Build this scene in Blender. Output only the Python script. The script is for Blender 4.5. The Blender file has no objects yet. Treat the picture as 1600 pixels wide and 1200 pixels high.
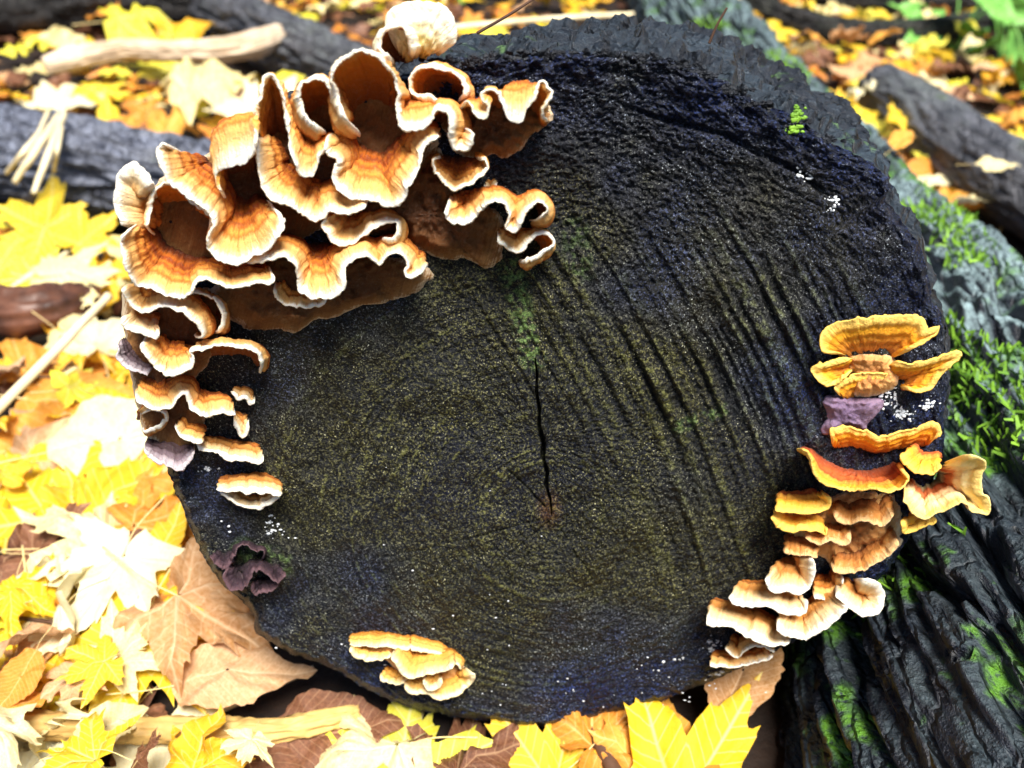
import bpy, math, random
import numpy as np
from mathutils import Vector, Matrix, Euler

# ------------------------------------------------------------------ camera, world, sun, exposure
SC = bpy.context.scene
COL = SC.collection
CAM = np.array([0.0, -0.38, 0.43]); PITCH = math.radians(30); F = 1715.0      # F in pixels of the 1600 px photograph
cd = bpy.data.cameras.new('camera'); cam = bpy.data.objects.new('camera', cd); COL.objects.link(cam)
cam.location = CAM; cam.rotation_euler = (math.radians(90) - PITCH, 0, 0)
cd.sensor_width = 36; cd.lens = 36 * F / 1600; cd.clip_start = 0.01; cd.clip_end = 200
cd.dof.use_dof = True; cd.dof.focus_distance = 0.425; cd.dof.aperture_fstop = 11.0
SC.camera = cam
SUN_EL, SUN_AZ = 58, 166          # azimuth from +Y towards +X
w = bpy.data.worlds.new('World'); SC.world = w; w.use_nodes = True
nt = w.node_tree; sky = nt.nodes.new('ShaderNodeTexSky'); sky.sky_type = 'NISHITA'; sky.sun_disc = False
sky.sun_elevation = math.radians(SUN_EL); sky.sun_rotation = math.radians(SUN_AZ)
nt.links.new(sky.outputs[0], nt.nodes['Background'].inputs[0]); nt.nodes['Background'].inputs[1].default_value = 0.06
sd = bpy.data.lights.new('sun', 'SUN'); sd.energy = 4.8; sd.angle = math.radians(20); sd.color = (1, .95, .88)
so = bpy.data.objects.new('sun', sd); COL.objects.link(so)
e, a = math.radians(SUN_EL), math.radians(SUN_AZ)
so.rotation_euler = Vector((math.cos(e)*math.sin(a), math.cos(e)*math.cos(a), math.sin(e))).to_track_quat('Z', 'Y').to_euler()
SC.view_settings.view_transform = 'Standard'; SC.view_settings.look = 'None'
SC.view_settings.exposure = 1.0; SC.view_settings.gamma = 1
SC.render.resolution_x = 1024; SC.render.resolution_y = 768
SC.render.engine = 'CYCLES'

# ------------------------------------------------------------------ numeric helpers
RNG = np.random.default_rng(7); random.seed(7)
FW = np.array([0, math.cos(PITCH), -math.sin(PITCH)]); UP = np.array([0, math.sin(PITCH), math.cos(PITCH)])
def ray(x, y):
    x = np.asarray(x, float); y = np.asarray(y, float)
    return FW + np.stack([(x-800)/F, 0*x, 0*x], -1) + ((600-y)/F)[..., None]*UP
def on_face(x, y, d=0.0):                       # point d metres in front of the sawn face (plane y = 0)
    r = ray(x, y); t = (-np.asarray(d) - CAM[1]) / r[..., 1]; return CAM + r*t[..., None]
def on_z(x, y, z=0.0):                          # point at height z over the ground
    r = ray(x, y); t = (z - CAM[2]) / r[..., 2]; return CAM + r*t[..., None]

def _h(ix, iy, iz, s):
    n = (ix*73856093) ^ (iy*19349663) ^ (iz*83492791) ^ (s*2654435761)
    n = n & 0xffffffff; n = ((n ^ (n >> 15))*2246822519) & 0xffffffff
    n = ((n ^ (n >> 13))*3266489917) & 0xffffffff; n = n ^ (n >> 16)
    return n / 4294967295.0
def noise(x, y, z=0.0, s=0):                    # value noise, -1..1
    x, y, z = np.broadcast_arrays(np.asarray(x, float), np.asarray(y, float), np.asarray(z, float))
    fx, fy, fz = np.floor(x), np.floor(y), np.floor(z)
    ix, iy, iz = fx.astype(np.int64), fy.astype(np.int64), fz.astype(np.int64)
    u, v, q = x-fx, y-fy, z-fz
    u, v, q = u*u*(3-2*u), v*v*(3-2*v), q*q*(3-2*q)
    r = 0
    for dx in (0, 1):
        for dy in (0, 1):
            for dz in (0, 1):
                r = r + _h(ix+dx, iy+dy, iz+dz, s)*(u if dx else 1-u)*(v if dy else 1-v)*(q if dz else 1-q)
    return r*2-1
def fbm(x, y, z=0.0, o=4, s=0):
    r, am, f = 0, 1.0, 1.0
    for k in range(o):
        r = r + am*noise(np.asarray(x)*f, np.asarray(y)*f, np.asarray(z)*f, s+k*17); am *= .5; f *= 2.03
    return r
def smooth(a, b, x):
    t = np.clip((np.asarray(x)-a)/(b-a), 0, 1); return t*t*(3-2*t)
def catmull(P, n, closed=False, t=None):        # resample a polyline smoothly; t = own parameter positions
    P = np.asarray(P, float); m = len(P)
    if closed:
        Q = np.vstack([P[-1], P, P[0], P[1]]); segs = m
    else:
        Q = np.vstack([2*P[0]-P[1], P, 2*P[-1]-P[-2]]); segs = m-1
    L = np.linalg.norm(np.diff(Q[1:segs+2, :2], axis=0), axis=1)+1e-6
    c = np.concatenate([[0], np.cumsum(L)]); c /= c[-1]
    if t is None: t = np.linspace(0, 1, n, endpoint=not closed)
    i = np.clip(np.searchsorted(c, t, side='right')-1, 0, segs-1)
    f = ((t-c[i])/(c[i+1]-c[i]))[:, None]
    p0, p1, p2, p3 = Q[i], Q[i+1], Q[i+2], Q[i+3]
    return .5*(2*p1+(p2-p0)*f+(2*p0-5*p1+4*p2-p3)*f*f+(3*p1-p0-3*p2+p3)*f**3), (c, i, f[:, 0])
def poly_dist(px, py, P):                       # distance of points to a polyline and position along it
    P = np.asarray(P, float); best = np.full(np.shape(px), 1e9); pos = np.zeros(np.shape(px))
    for k in range(len(P)-1):
        a_, b_ = P[k], P[k+1]; ab = b_-a_
        t = np.clip(((px-a_[0])*ab[0]+(py-a_[1])*ab[1])/(ab@ab), 0, 1)
        d = np.hypot(px-a_[0]-t*ab[0], py-a_[1]-t*ab[1]); m = d < best
        best = np.where(m, d, best); pos = np.where(m, (k+t)/(len(P)-1), pos)
    return best, pos

# ------------------------------------------------------------------ object helpers
def mesh(name, V, Fc, attrs=None, smooth_=True):
    me = bpy.data.meshes.new(name)
    V = np.asarray(V, np.float32)
    if isinstance(Fc, np.ndarray):
        k = Fc.shape[1]
        me.vertices.add(len(V)); me.vertices.foreach_set('co', V.ravel())
        me.loops.add(Fc.size); me.loops.foreach_set('vertex_index', Fc.astype(np.int32).ravel())
        me.polygons.add(len(Fc)); me.polygons.foreach_set('loop_start', np.arange(0, Fc.size, k, dtype=np.int32))
        me.update(calc_edges=True)
    else:
        me.from_pydata(V.tolist(), [], Fc)
    if smooth_: me.polygons.foreach_set('use_smooth', np.ones(len(me.polygons), bool))
    for n, arr in (attrs or {}).items():
        at = me.attributes.new(n, 'FLOAT', 'POINT'); at.data.foreach_set('value', np.asarray(arr, np.float32).ravel())
    me.validate(); return me
def obj(name, me, mat, parent=None):
    o = bpy.data.objects.new(name, me); COL.objects.link(o)
    if me is not None and mat is not None and not me.materials: me.materials.append(mat)
    if parent: o.parent = parent
    return o
def empty(name, loc=(0, 0, 0)):
    o = bpy.data.objects.new(name, None); COL.objects.link(o); o.location = loc; o.empty_display_size = .01; return o
def tag(o, label=None, cat=None, group=None, kind=None):
    for k, v in (('label', label), ('category', cat), ('group', group), ('kind', kind)):
        if v: o[k] = v
    return o
def grid_faces(nu, nv, wrap_u=False):           # vertex index = i*nv + j
    i = np.arange(nu if wrap_u else nu-1); j = np.arange(nv-1)
    I, J = np.meshgrid(i, j, indexing='ij'); I2 = (I+1) % nu
    return np.stack([I*nv+J, I2*nv+J, I2*nv+J+1, I*nv+J+1], -1).reshape(-1, 4)
def rebase(V):                                  # move the mesh so that its object sits at its own base
    V = np.asarray(V, float); c = np.array([V[:, 0].mean(), V[:, 1].max(), V[:, 2].mean()]); return V-c, c

# ------------------------------------------------------------------ node helpers
class NB:
    def __init__(s, name, rough=.6, spec=.4):
        s.m = bpy.data.materials.new(name); s.m.use_nodes = True; s.t = s.m.node_tree
        s.b = s.t.nodes['Principled BSDF']; s.b.inputs['Roughness'].default_value = rough
        s.b.inputs['Specular IOR Level'].default_value = spec
    def n(s, typ, **kw):
        x = s.t.nodes.new(typ)
        for k, v in kw.items():
            if k.startswith('i_'): x.inputs[k[2:].replace('_', ' ')].default_value = v
            else: setattr(x, k, v)
        return x
    def l(s, a_, b_): s.t.links.new(a_, b_)
    def coord(s, scale=(1, 1, 1)):
        c = s.n('ShaderNodeTexCoord'); m = s.n('ShaderNodeMapping'); m.inputs['Scale'].default_value = scale
        s.l(c.outputs['Object'], m.inputs['Vector']); return m.outputs[0]
    def noise(s, scale, detail=6, rough=.6, vec=None, out='Fac'):
        x = s.n('ShaderNodeTexNoise'); x.inputs['Scale'].default_value = scale; x.inputs['Detail'].default_value = detail
        x.inputs['Roughness'].default_value = rough; s.l(vec if vec is not None else s.coord(), x.inputs['Vector']); return x.outputs[out]
    def ramp(s, fac, stops, interp='LINEAR'):
        r = s.n('ShaderNodeValToRGB'); r.color_ramp.interpolation = interp; el = r.color_ramp.elements
        while len(el) < len(stops): el.new(.5)
        for q, (p, c) in zip(el, stops):
            q.position = p; q.color = (*c, 1) if not np.isscalar(c) else (c, c, c, 1)
        s.l(fac, r.inputs[0]); return r.outputs[0]
    def mix(s, fac, a_, b_, mode='MIX'):
        x = s.n('ShaderNodeMix'); x.data_type = 'RGBA'; x.blend_type = mode
        for sock, v in ((x.inputs[0], fac), (x.inputs[6], a_), (x.inputs[7], b_)):
            if hasattr(v, 'is_linked'): s.l(v, sock)
            elif np.isscalar(v): sock.default_value = v
            else: sock.default_value = (*v, 1)
        return x.outputs[2]
    def math(s, op, a_, b_=0.0):
        x = s.n('ShaderNodeMath'); x.operation = op
        for sock, v in ((x.inputs[0], a_), (x.inputs[1], b_)):
            if hasattr(v, 'is_linked'): s.l(v, sock)
            else: sock.default_value = v
        return x.outputs[0]
    def attr(s, name): return s.n('ShaderNodeAttribute', attribute_name=name).outputs['Fac']
    def bump(s, h, strength, dist):
        x = s.n('ShaderNodeBump'); x.inputs['Strength'].default_value = strength; x.inputs['Distance'].default_value = dist
        s.l(h, x.inputs['Height']); s.l(x.outputs[0], s.b.inputs['Normal'])
    def color(s, c):
        if hasattr(c, 'is_linked'): s.l(c, s.b.inputs['Base Color'])
        else: s.b.inputs['Base Color'].default_value = (*c, 1)

def mat_face():
    k = NB('sawn_wood', .45, .22); v = k.coord()
    big = k.noise(9, 3, .5, v); fine = k.noise(1000, 3, .75, v); mid = k.noise(420, 3, .7, v); speck = k.noise(1250, 1, .5, v); patch = k.noise(38, 4, .6, v)
    g = k.attr('green')
    c = k.ramp(big, [(.32, (.0025, .004, .013)), (.5, (.004, .005, .007)), (.66, (.008, .007, .003))])
    c = k.mix(k.attr('rimdark'), c, (.004, .005, .012))
    glint = k.mix(g, k.ramp(patch, [(.35, (.028, .055, .22)), (.55, (.050, .070, .165)), (.68, (.085, .090, .075))]), (.145, .130, .014))  # wet-wood sky glints painted into the base colour, olive in the green area
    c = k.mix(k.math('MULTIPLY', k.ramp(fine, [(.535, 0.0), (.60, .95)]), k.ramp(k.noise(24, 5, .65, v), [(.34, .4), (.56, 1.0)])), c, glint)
    c = k.mix(k.ramp(mid, [(.36, .85), (.50, 0.0)]), c, (.003, .004, .007))
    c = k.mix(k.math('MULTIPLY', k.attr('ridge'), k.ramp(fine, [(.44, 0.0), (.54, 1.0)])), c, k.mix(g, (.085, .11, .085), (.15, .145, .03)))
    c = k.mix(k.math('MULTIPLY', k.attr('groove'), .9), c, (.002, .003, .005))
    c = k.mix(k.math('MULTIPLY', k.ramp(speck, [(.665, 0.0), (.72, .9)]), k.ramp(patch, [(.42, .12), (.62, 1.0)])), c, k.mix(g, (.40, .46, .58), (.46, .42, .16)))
    c = k.mix(k.math('MULTIPLY', k.attr('moss'), k.ramp(fine, [(.40, .15), (.56, 1.0)])), c, (.13, .21, .06))
    c = k.mix(k.math('MULTIPLY', k.attr('pith'), k.ramp(fine, [(.42, 0.0), (.56, 1.0)])), c, (.13, .05, .012))
    k.color(c); k.bump(k.math('ADD', fine, k.math('MULTIPLY', speck, .8)), .8, .0011)
    return k.m
def mat_bark(name, lo, hi, moss, moss_sheen_amt=.5, rough=.5, stretch=(1, .35, 1), pale=(.2, .23, .25), along=False):
    k = NB(name, rough, .4); v = k.coord(stretch)
    n1 = k.noise(60, 6, .65, v); n2 = k.noise(9, 4, .6, k.coord()); n3 = k.noise(260, 4, .7, k.coord())
    c = k.mix(k.ramp(n1, [(.35, 0.0), (.7, 1.0)]), lo, hi)
    c = k.mix(k.ramp(n3, [(.55, 0.0), (.75, .6)]), c, pale)
    geo = k.n('ShaderNodeNewGeometry'); sx = k.n('ShaderNodeSeparateXYZ'); k.l(geo.outputs['Normal'], sx.inputs[0])
    up = k.ramp(sx.outputs['Z'], [(.55, 0.0), (.85, 1.0)])          # pale lichen tone, with sky sheen painted in, on upward faces
    if along:                                                        # lichen and painted sky sheen get stronger towards the far half of the trunk
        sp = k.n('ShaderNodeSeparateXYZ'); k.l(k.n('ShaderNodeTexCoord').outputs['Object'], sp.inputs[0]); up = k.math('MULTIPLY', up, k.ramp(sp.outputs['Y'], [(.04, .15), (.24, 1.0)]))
    mm = k.math('MULTIPLY', k.ramp(n2, [(.5-.25*moss_sheen_amt, 0.0), (.72-.2*moss_sheen_amt, 1.0)]), up)
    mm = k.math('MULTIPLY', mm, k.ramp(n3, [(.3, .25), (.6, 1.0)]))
    c = k.mix(mm, c, moss[0])  # lichen and painted sky sheen share this pale colour
    gm = k.math('MULTIPLY', k.ramp(k.noise(17, 4, .65), [(.655-.12*moss_sheen_amt, 0.0), (.73-.12*moss_sheen_amt, 1.0)]), k.ramp(sx.outputs['Z'], [(.45, 0.0), (.85, 1.0)]))
    gm = k.math('MULTIPLY', gm, k.ramp(n3, [(.36, .0), (.5, 1.0)]))
    c = k.mix(gm, c, moss[1])
    vo = k.n('ShaderNodeTexVoronoi'); vo.feature = 'DISTANCE_TO_EDGE'; vo.inputs['Scale'].default_value = 75
    wv = k.n('ShaderNodeMix'); wv.data_type = 'VECTOR'; wv.inputs[0].default_value = .012; k.l(v, wv.inputs[4]); k.l(k.noise(30, 4, .6, None, 'Color'), wv.inputs[5]); k.l(wv.outputs[1], vo.inputs['Vector'])
    crk = k.ramp(vo.outputs['Distance'], [(0.0, 0.0), (.10, 1.0)])
    k.color(c); k.bump(k.math('ADD', k.math('ADD', n3, k.math('MULTIPLY', n1, 1.6)), k.math('MULTIPLY', crk, .9)), 1.0, .0040)
    return k.m
def mat_fungus(name, top, bot, rough=.75, nz=.10):
    k = NB(name, rough, .25); v = k.attr('v'); side = k.attr('side')
    n1 = k.noise(55, 5, .6); n2 = k.noise(700, 4, .7)
    cb = k.n('ShaderNodeCombineXYZ'); k.l(k.math('MULTIPLY', k.attr('us'), .22), cb.inputs[0]); k.l(k.math('MULTIPLY', v, 2.2), cb.inputs[1])
    n3 = k.noise(1.0, 4, .7, cb.outputs[0])
    vv = k.math('ADD', v, k.math('MULTIPLY', k.math('SUBTRACT', n1, .5), nz*1.6))
    vv = k.math('ADD', vv, k.math('MULTIPLY', k.math('SUBTRACT', n2, .5), nz))
    vv = k.math('ADD', vv, k.math('MULTIPLY', k.math('SUBTRACT', n3, .5), nz*1.5))
    t = k.ramp(vv, top); b = k.ramp(vv, bot)
    c = k.mix(side, b, t)
    c = k.mix(k.math('MULTIPLY', k.ramp(n2, [(.5, 0.0), (.8, .5)]), k.math('SUBTRACT', 1.0, v)), c, (.32, .27, .22))
    k.color(c); k.bump(k.math('ADD', n2, n3), .8, .0012)
    k.b.inputs['Subsurface Weight'].default_value = .12
    k.b.inputs['Subsurface Radius'].default_value = (.004, .002, .001); k.b.inputs['Subsurface Scale'].default_value = .5
    return k.m
def mat_leaf(name, col, col2, vein, spots=(.16, .07, .02), spot=.66):
    k = NB(name, .5, .35); n1 = k.noise(26, 4, .6); n2 = k.noise(110, 4, .65)
    oi = k.n('ShaderNodeObjectInfo')
    f = k.math('ADD', k.math('MULTIPLY', n1, .7), k.math('MULTIPLY', oi.outputs['Random'], .35))
    c = k.ramp(f, [(.3, col), (.68, col2)])
    c = k.mix(k.ramp(n2, [(spot, 0.0), (spot+.08, .85)]), c, spots)
    c = k.mix(k.ramp(k.noise(42, 3, .6), [(.60, 0.0), (.68, .75)]), c, k.mix(.5, c, spots))
    edge_ = k.math('MULTIPLY', k.math('POWER', k.attr('rim'), 6.0), k.ramp(n2, [(.42, 0.0), (.58, .9)])); c = k.mix(edge_, c, k.mix(.35, c, spots))
    ve = k.attr('vein'); c = k.mix(k.ramp(ve, [(.0, .7), (.016, .0)]), c, vein)
    fr = k.math('FRACT', k.math('MULTIPLY', k.math('SUBTRACT', k.attr('va'), k.math('MULTIPLY', ve, .9)), 9.0)); v2 = k.ramp(fr, [(.0, .45), (.09, .0), (.91, .0), (1.0, .45)])
    c = k.mix(v2, c, vein)
    k.color(c); k.bump(k.math('ADD', n2, k.ramp(ve, [(0, 0.0), (.05, 1.0)])), .35, .0015)
    tr = k.n('ShaderNodeBsdfTranslucent'); k.l(c, tr.inputs[0]); ms = k.n('ShaderNodeMixShader'); ms.inputs[0].default_value = .25
    out = k.t.nodes['Material Output']; k.l(k.b.outputs[0], ms.inputs[1]); k.l(tr.outputs[0], ms.inputs[2]); k.l(ms.outputs[0], out.inputs[0])
    return k.m
def mat_plain(name, a_, b_, scale=80, rough=.65, bump=.001, stretch=(1, 1, 1)):
    k = NB(name, rough, .35); n1 = k.noise(scale, 5, .65, k.coord(stretch))
    k.color(k.ramp(n1, [(.32, a_), (.68, b_)])); k.bump(n1, .6, bump); return k.m

M = {}
M['face'] = mat_face()
M['bark_log'] = mat_bark('wet_log_bark', (.004, .005, .009), (.020, .024, .033), ((.035, .055, .075), (.09, .18, .05)), .40, .55, pale=(.10, .13, .16))
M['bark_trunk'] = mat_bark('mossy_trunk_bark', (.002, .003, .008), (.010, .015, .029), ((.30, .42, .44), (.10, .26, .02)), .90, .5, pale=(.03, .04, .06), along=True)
M['bark_grey'] = mat_bark('grey_log_bark', (.035, .037, .045), (.16, .165, .19), ((.17, .19, .18), (.12, .17, .08)), .2, .5, pale=(.30, .31, .34))
M['bark_blue'] = mat_bark('weathered_log_bark', (.03, .035, .055), (.27, .30, .39), ((.25, .26, .28), (.2, .24, .2)), .1, .5, pale=(.42, .44, .50))
M['bark_dark'] = mat_bark('dark_log_bark', (.008, .008, .010), (.035, .032, .03), ((.05, .08, .04), (.1, .1, .06)), .3, .55, pale=(.1, .1, .1))
CL_T = [(0, (.020, .009, .007)), (.18, (.07, .020, .009)), (.32, (.24, .050, .010)), (.42, (.58, .15, .014)), (.48, (.27, .048, .009)), (.55, (.70, .22, .022)),
        (.61, (.36, .085, .011)), (.68, (.76, .30, .05)), (.74, (.50, .15, .022)), (.81, (.76, .41, .12)), (.86, (.70, .38, .12)), (.91, (.78, .50, .22)), (.955, (.86, .70, .45)), (.985, (.93, .89, .78))]
CL_B = [(0, (.05, .015, .008)), (.35, (.28, .075, .011)), (.65, (.60, .18, .015)), (.84, (.74, .27, .025)), (.95, (.74, .38, .10)), (.99, (.92, .80, .60))]
M['classic'] = mat_fungus('ruffled_fungus', CL_T, CL_B)
M['pale'] = mat_fungus('pale_fungus', [(0, (.10, .035, .015)), (.22, (.26, .07, .015)), (.40, (.48, .15, .02)), (.52, (.34, .10, .015)), (.60, (.58, .25, .055)), (.70, (.50, .20, .04)), (.80, (.68, .42, .17)), (.90, (.80, .62, .36)), (.97, (.92, .86, .72))],
                       [(0, (.08, .03, .02)), (.5, (.30, .14, .06)), (.85, (.5, .3, .15)), (.94, (.9, .82, .7))])
M['orange'] = mat_fungus('orange_fungus', [(0, (.08, .025, .012)), (.25, (.38, .07, .02)), (.45, (.62, .14, .03)), (.55, (.45, .09, .02)), (.66, (.85, .38, .05)), (.8, (.88, .42, .03)), (.93, (.92, .56, .10))],
                         [(0, (.14, .045, .015)), (.25, (.42, .15, .025)), (.55, (.72, .26, .02)), (.8, (.88, .40, .02)), (.95, (.93, .60, .14))])
M['cream_red'] = mat_fungus('cream_fungus', [(0, (.30, .26, .10)), (.25, (.62, .55, .28)), (.42, (.55, .13, .04)), (.56, (.72, .25, .08)), (.64, (.88, .60, .30)), (.78, (.92, .76, .40)), (.92, (.92, .66, .20))],
                            [(0, (.2, .07, .02)), (.6, (.6, .25, .04)), (.9, (.9, .6, .15)), (1, (.92, .7, .3))])
M['yellow'] = mat_fungus('yellow_fungus', [(0, (.28, .09, .01)), (.3, (.50, .19, .02)), (.45, (.42, .14, .015)), (.6, (.66, .32, .045)), (.85, (.74, .44, .11)), (.97, (.88, .72, .42))],
                         [(0, (.35, .14, .04)), (.5, (.68, .36, .12)), (.85, (.86, .6, .3)), (.95, (.92, .85, .65))])
M['whiteyellow'] = mat_fungus('fuzzy_pale_fungus', [(0, (.50, .30, .05)), (.3, (.78, .58, .16)), (.6, (.90, .80, .42)), (.9, (.94, .90, .72))],
                              [(0, (.10, .03, .01)), (.6, (.30, .09, .02)), (.9, (.45, .18, .05)), (.96, (.92, .85, .7))])
M['lip'] = mat_fungus('brown_lip_fungus', [(0, (.10, .035, .015)), (.4, (.24, .075, .018)), (.55, (.15, .045, .012)), (.7, (.40, .14, .028)), (.87, (.52, .22, .05)), (.96, (.74, .46, .20))], [(0, (.08, .03, .015)), (.6, (.32, .13, .04)), (.92, (.6, .32, .1)), (.97, (.85, .65, .4))], nz=.2)
M['old'] = mat_fungus('old_grey_fungus', [(0, (.04, .022, .024)), (.4, (.11, .065, .070)), (.55, (.06, .035, .04)), (.75, (.17, .12, .14)), (.96, (.52, .46, .48))],
                      [(0, (.05, .03, .03)), (.5, (.13, .08, .09)), (.85, (.22, .17, .2)), (.95, (.7, .65, .66))])
M['dead'] = mat_fungus('dead_dark_fungus', [(0, (.006, .005, .007)), (.5, (.016, .010, .014)), (.85, (.035, .018, .026)), (.97, (.11, .06, .07))],
                       [(0, (.012, .008, .012)), (.6, (.03, .016, .022)), (.95, (.13, .09, .10))])
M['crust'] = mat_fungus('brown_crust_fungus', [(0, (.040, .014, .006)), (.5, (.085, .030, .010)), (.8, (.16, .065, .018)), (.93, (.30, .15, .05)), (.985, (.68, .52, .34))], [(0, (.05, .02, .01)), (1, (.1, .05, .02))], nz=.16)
M['crust_orange'] = mat_fungus('orange_crust_fungus', [(0, (.14, .05, .02)), (.4, (.30, .12, .04)), (.7, (.52, .24, .07)), (.9, (.75, .42, .15)), (.98, (.88, .66, .40))], [(0, (.05, .02, .01)), (1, (.1, .05, .02))], nz=.2)
M['crust_purple'] = mat_fungus('purple_crust_fungus', [(0, (.10, .06, .12)), (.6, (.17, .11, .19)), (.95, (.28, .19, .28))], [(0, (.05, .02, .05)), (1, (.1, .05, .1))], nz=.3)
M['mould'] = mat_plain('white_mould', (.6, .64, .68), (.85, .87, .88), 600, .8, .0008)
M['moss'] = mat_plain('moss_green', (.06, .16, .015), (.22, .42, .03), 60, .6)
M['soil'] = mat_plain('leaf_mould_soil', (.005, .004, .004), (.026, .014, .009), 40, .8, .006)
M['straw'] = mat_plain('dry_straw', (.62, .50, .28), (.85, .76, .52), 40, .55, .0005, (1, .2, 1))
M['wood_pale'] = mat_plain('bare_branch_wood', (.36, .25, .15), (.74, .60, .44), 14, .6, .0012)
M['stick_yellow'] = mat_plain('yellow_stick_wood', (.30, .17, .045), (.62, .42, .14), 20, .6, .001)
M['twig'] = mat_plain('dark_twig', (.035, .018, .012), (.12, .06, .035), 60, .6, .0006)
M['brown_bark'] = mat_plain('brown_bark_piece', (.03, .014, .010), (.17, .07, .04), 30, .45, .002)
M['stalk'] = mat_plain('leaf_stalk', (.60, .42, .14), (.82, .68, .34), 60, .5, .0003)
M['plant'] = mat_plain('fresh_leaf', (.08, .26, .04), (.22, .48, .10), 30, .5, .0006)
LC = {'yellow': mat_leaf('yellow_leaf', (.80, .48, .01), (.84, .62, .03), (.92, .82, .35), (.45, .22, .02), .70),
      'gold': mat_leaf('golden_leaf', (.84, .42, .015), (.90, .56, .03), (.92, .75, .3)),
      'pale': mat_leaf('pale_leaf', (.80, .66, .26), (.89, .82, .54), (.92, .86, .6), (.7, .45, .12), .72),
      'lime': mat_leaf('lime_leaf', (.78, .70, .03), (.88, .78, .10), (.9, .85, .4), (.3, .3, .02), .72),
      'orange': mat_leaf('orange_leaf', (.66, .22, .025), (.82, .40, .06), (.88, .6, .25)),
      'tan': mat_leaf('tan_leaf', (.50, .24, .075), (.76, .49, .28), (.86, .62, .38), (.5, .24, .08), .70),
      'brown': mat_leaf('brown_leaf', (.09, .032, .016), (.28, .12, .06), (.5, .3, .16), (.06, .03, .02), .6)}

# ------------------------------------------------------------------ ground
def ground_h(x, y): return .008*fbm(np.asarray(x)*6, np.asarray(y)*6, 0, 3, 3) - .012
n = 160
gx = np.sinh(np.linspace(-4, 4, n))*.9; gx *= 40/abs(gx).max()
GX, GY = np.meshgrid(gx, gx+.6, indexing='ij')
V = np.stack([GX, GY, ground_h(GX, GY)], -1).reshape(-1, 3)
tag(obj('ground', mesh('ground', V, grid_faces(n, n)), M['soil']), kind='structure')

# ------------------------------------------------------------------ the sawn log
OUT = [(620,118),(690,96),(780,86),(880,80),(1000,84),(1100,110),(1190,160),(1290,212),(1388,282),(1386,312),(1420,360),(1448,402),(1453,468),(1468,490),
       (1478,560),(1476,640),(1468,720),(1440,800),(1400,870),(1335,940),(1262,990),(1190,1030),(1100,1070),(1000,1105),(900,1128),(820,1135),(720,1122),
       (640,1105),(580,1080),(540,1055),(480,1030),(430,1005),(402,985),(395,955),(352,920),(326,880),(293,820),(277,770),(256,720),(226,650),(208,580),
       (203,500),(215,420),(250,335),(320,255),(420,178),(520,130)]
CRACK = [(836,560),(839,585),(838,612),(843,640),(842,664),(849,692),(848,712),(855,738),(853,758),(860,780),(862,805)]
LEDGE = [(955,158),(1037,187),(1131,210),(1187,240),(1240,264),(1274,289),(1300,318)]
FC = (848, 690)
NT, NR = 800, 310
oc, _ = catmull(OUT, 2400, closed=True)
ang = np.arctan2(oc[:, 1]-FC[1], oc[:, 0]-FC[0]); rad = np.hypot(oc[:, 0]-FC[0], oc[:, 1]-FC[1]); o_ = np.argsort(ang)
th = np.linspace(-np.pi, np.pi, NT, endpoint=False)
RO = np.interp(th, ang[o_], rad[o_], period=2*np.pi)
RO = RO*(1+.006*fbm(np.cos(th)*14, np.sin(th)*14, 0, 3, 5)+.0035*fbm(np.cos(th)*90, np.sin(th)*90, 0, 3, 6))
s = np.linspace(0, 1, NR)**.85; s[0] = .0008
PX = FC[0]+np.cos(th)[:, None]*RO[:, None]*s; PY = FC[1]+np.sin(th)[:, None]*RO[:, None]*s
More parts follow.
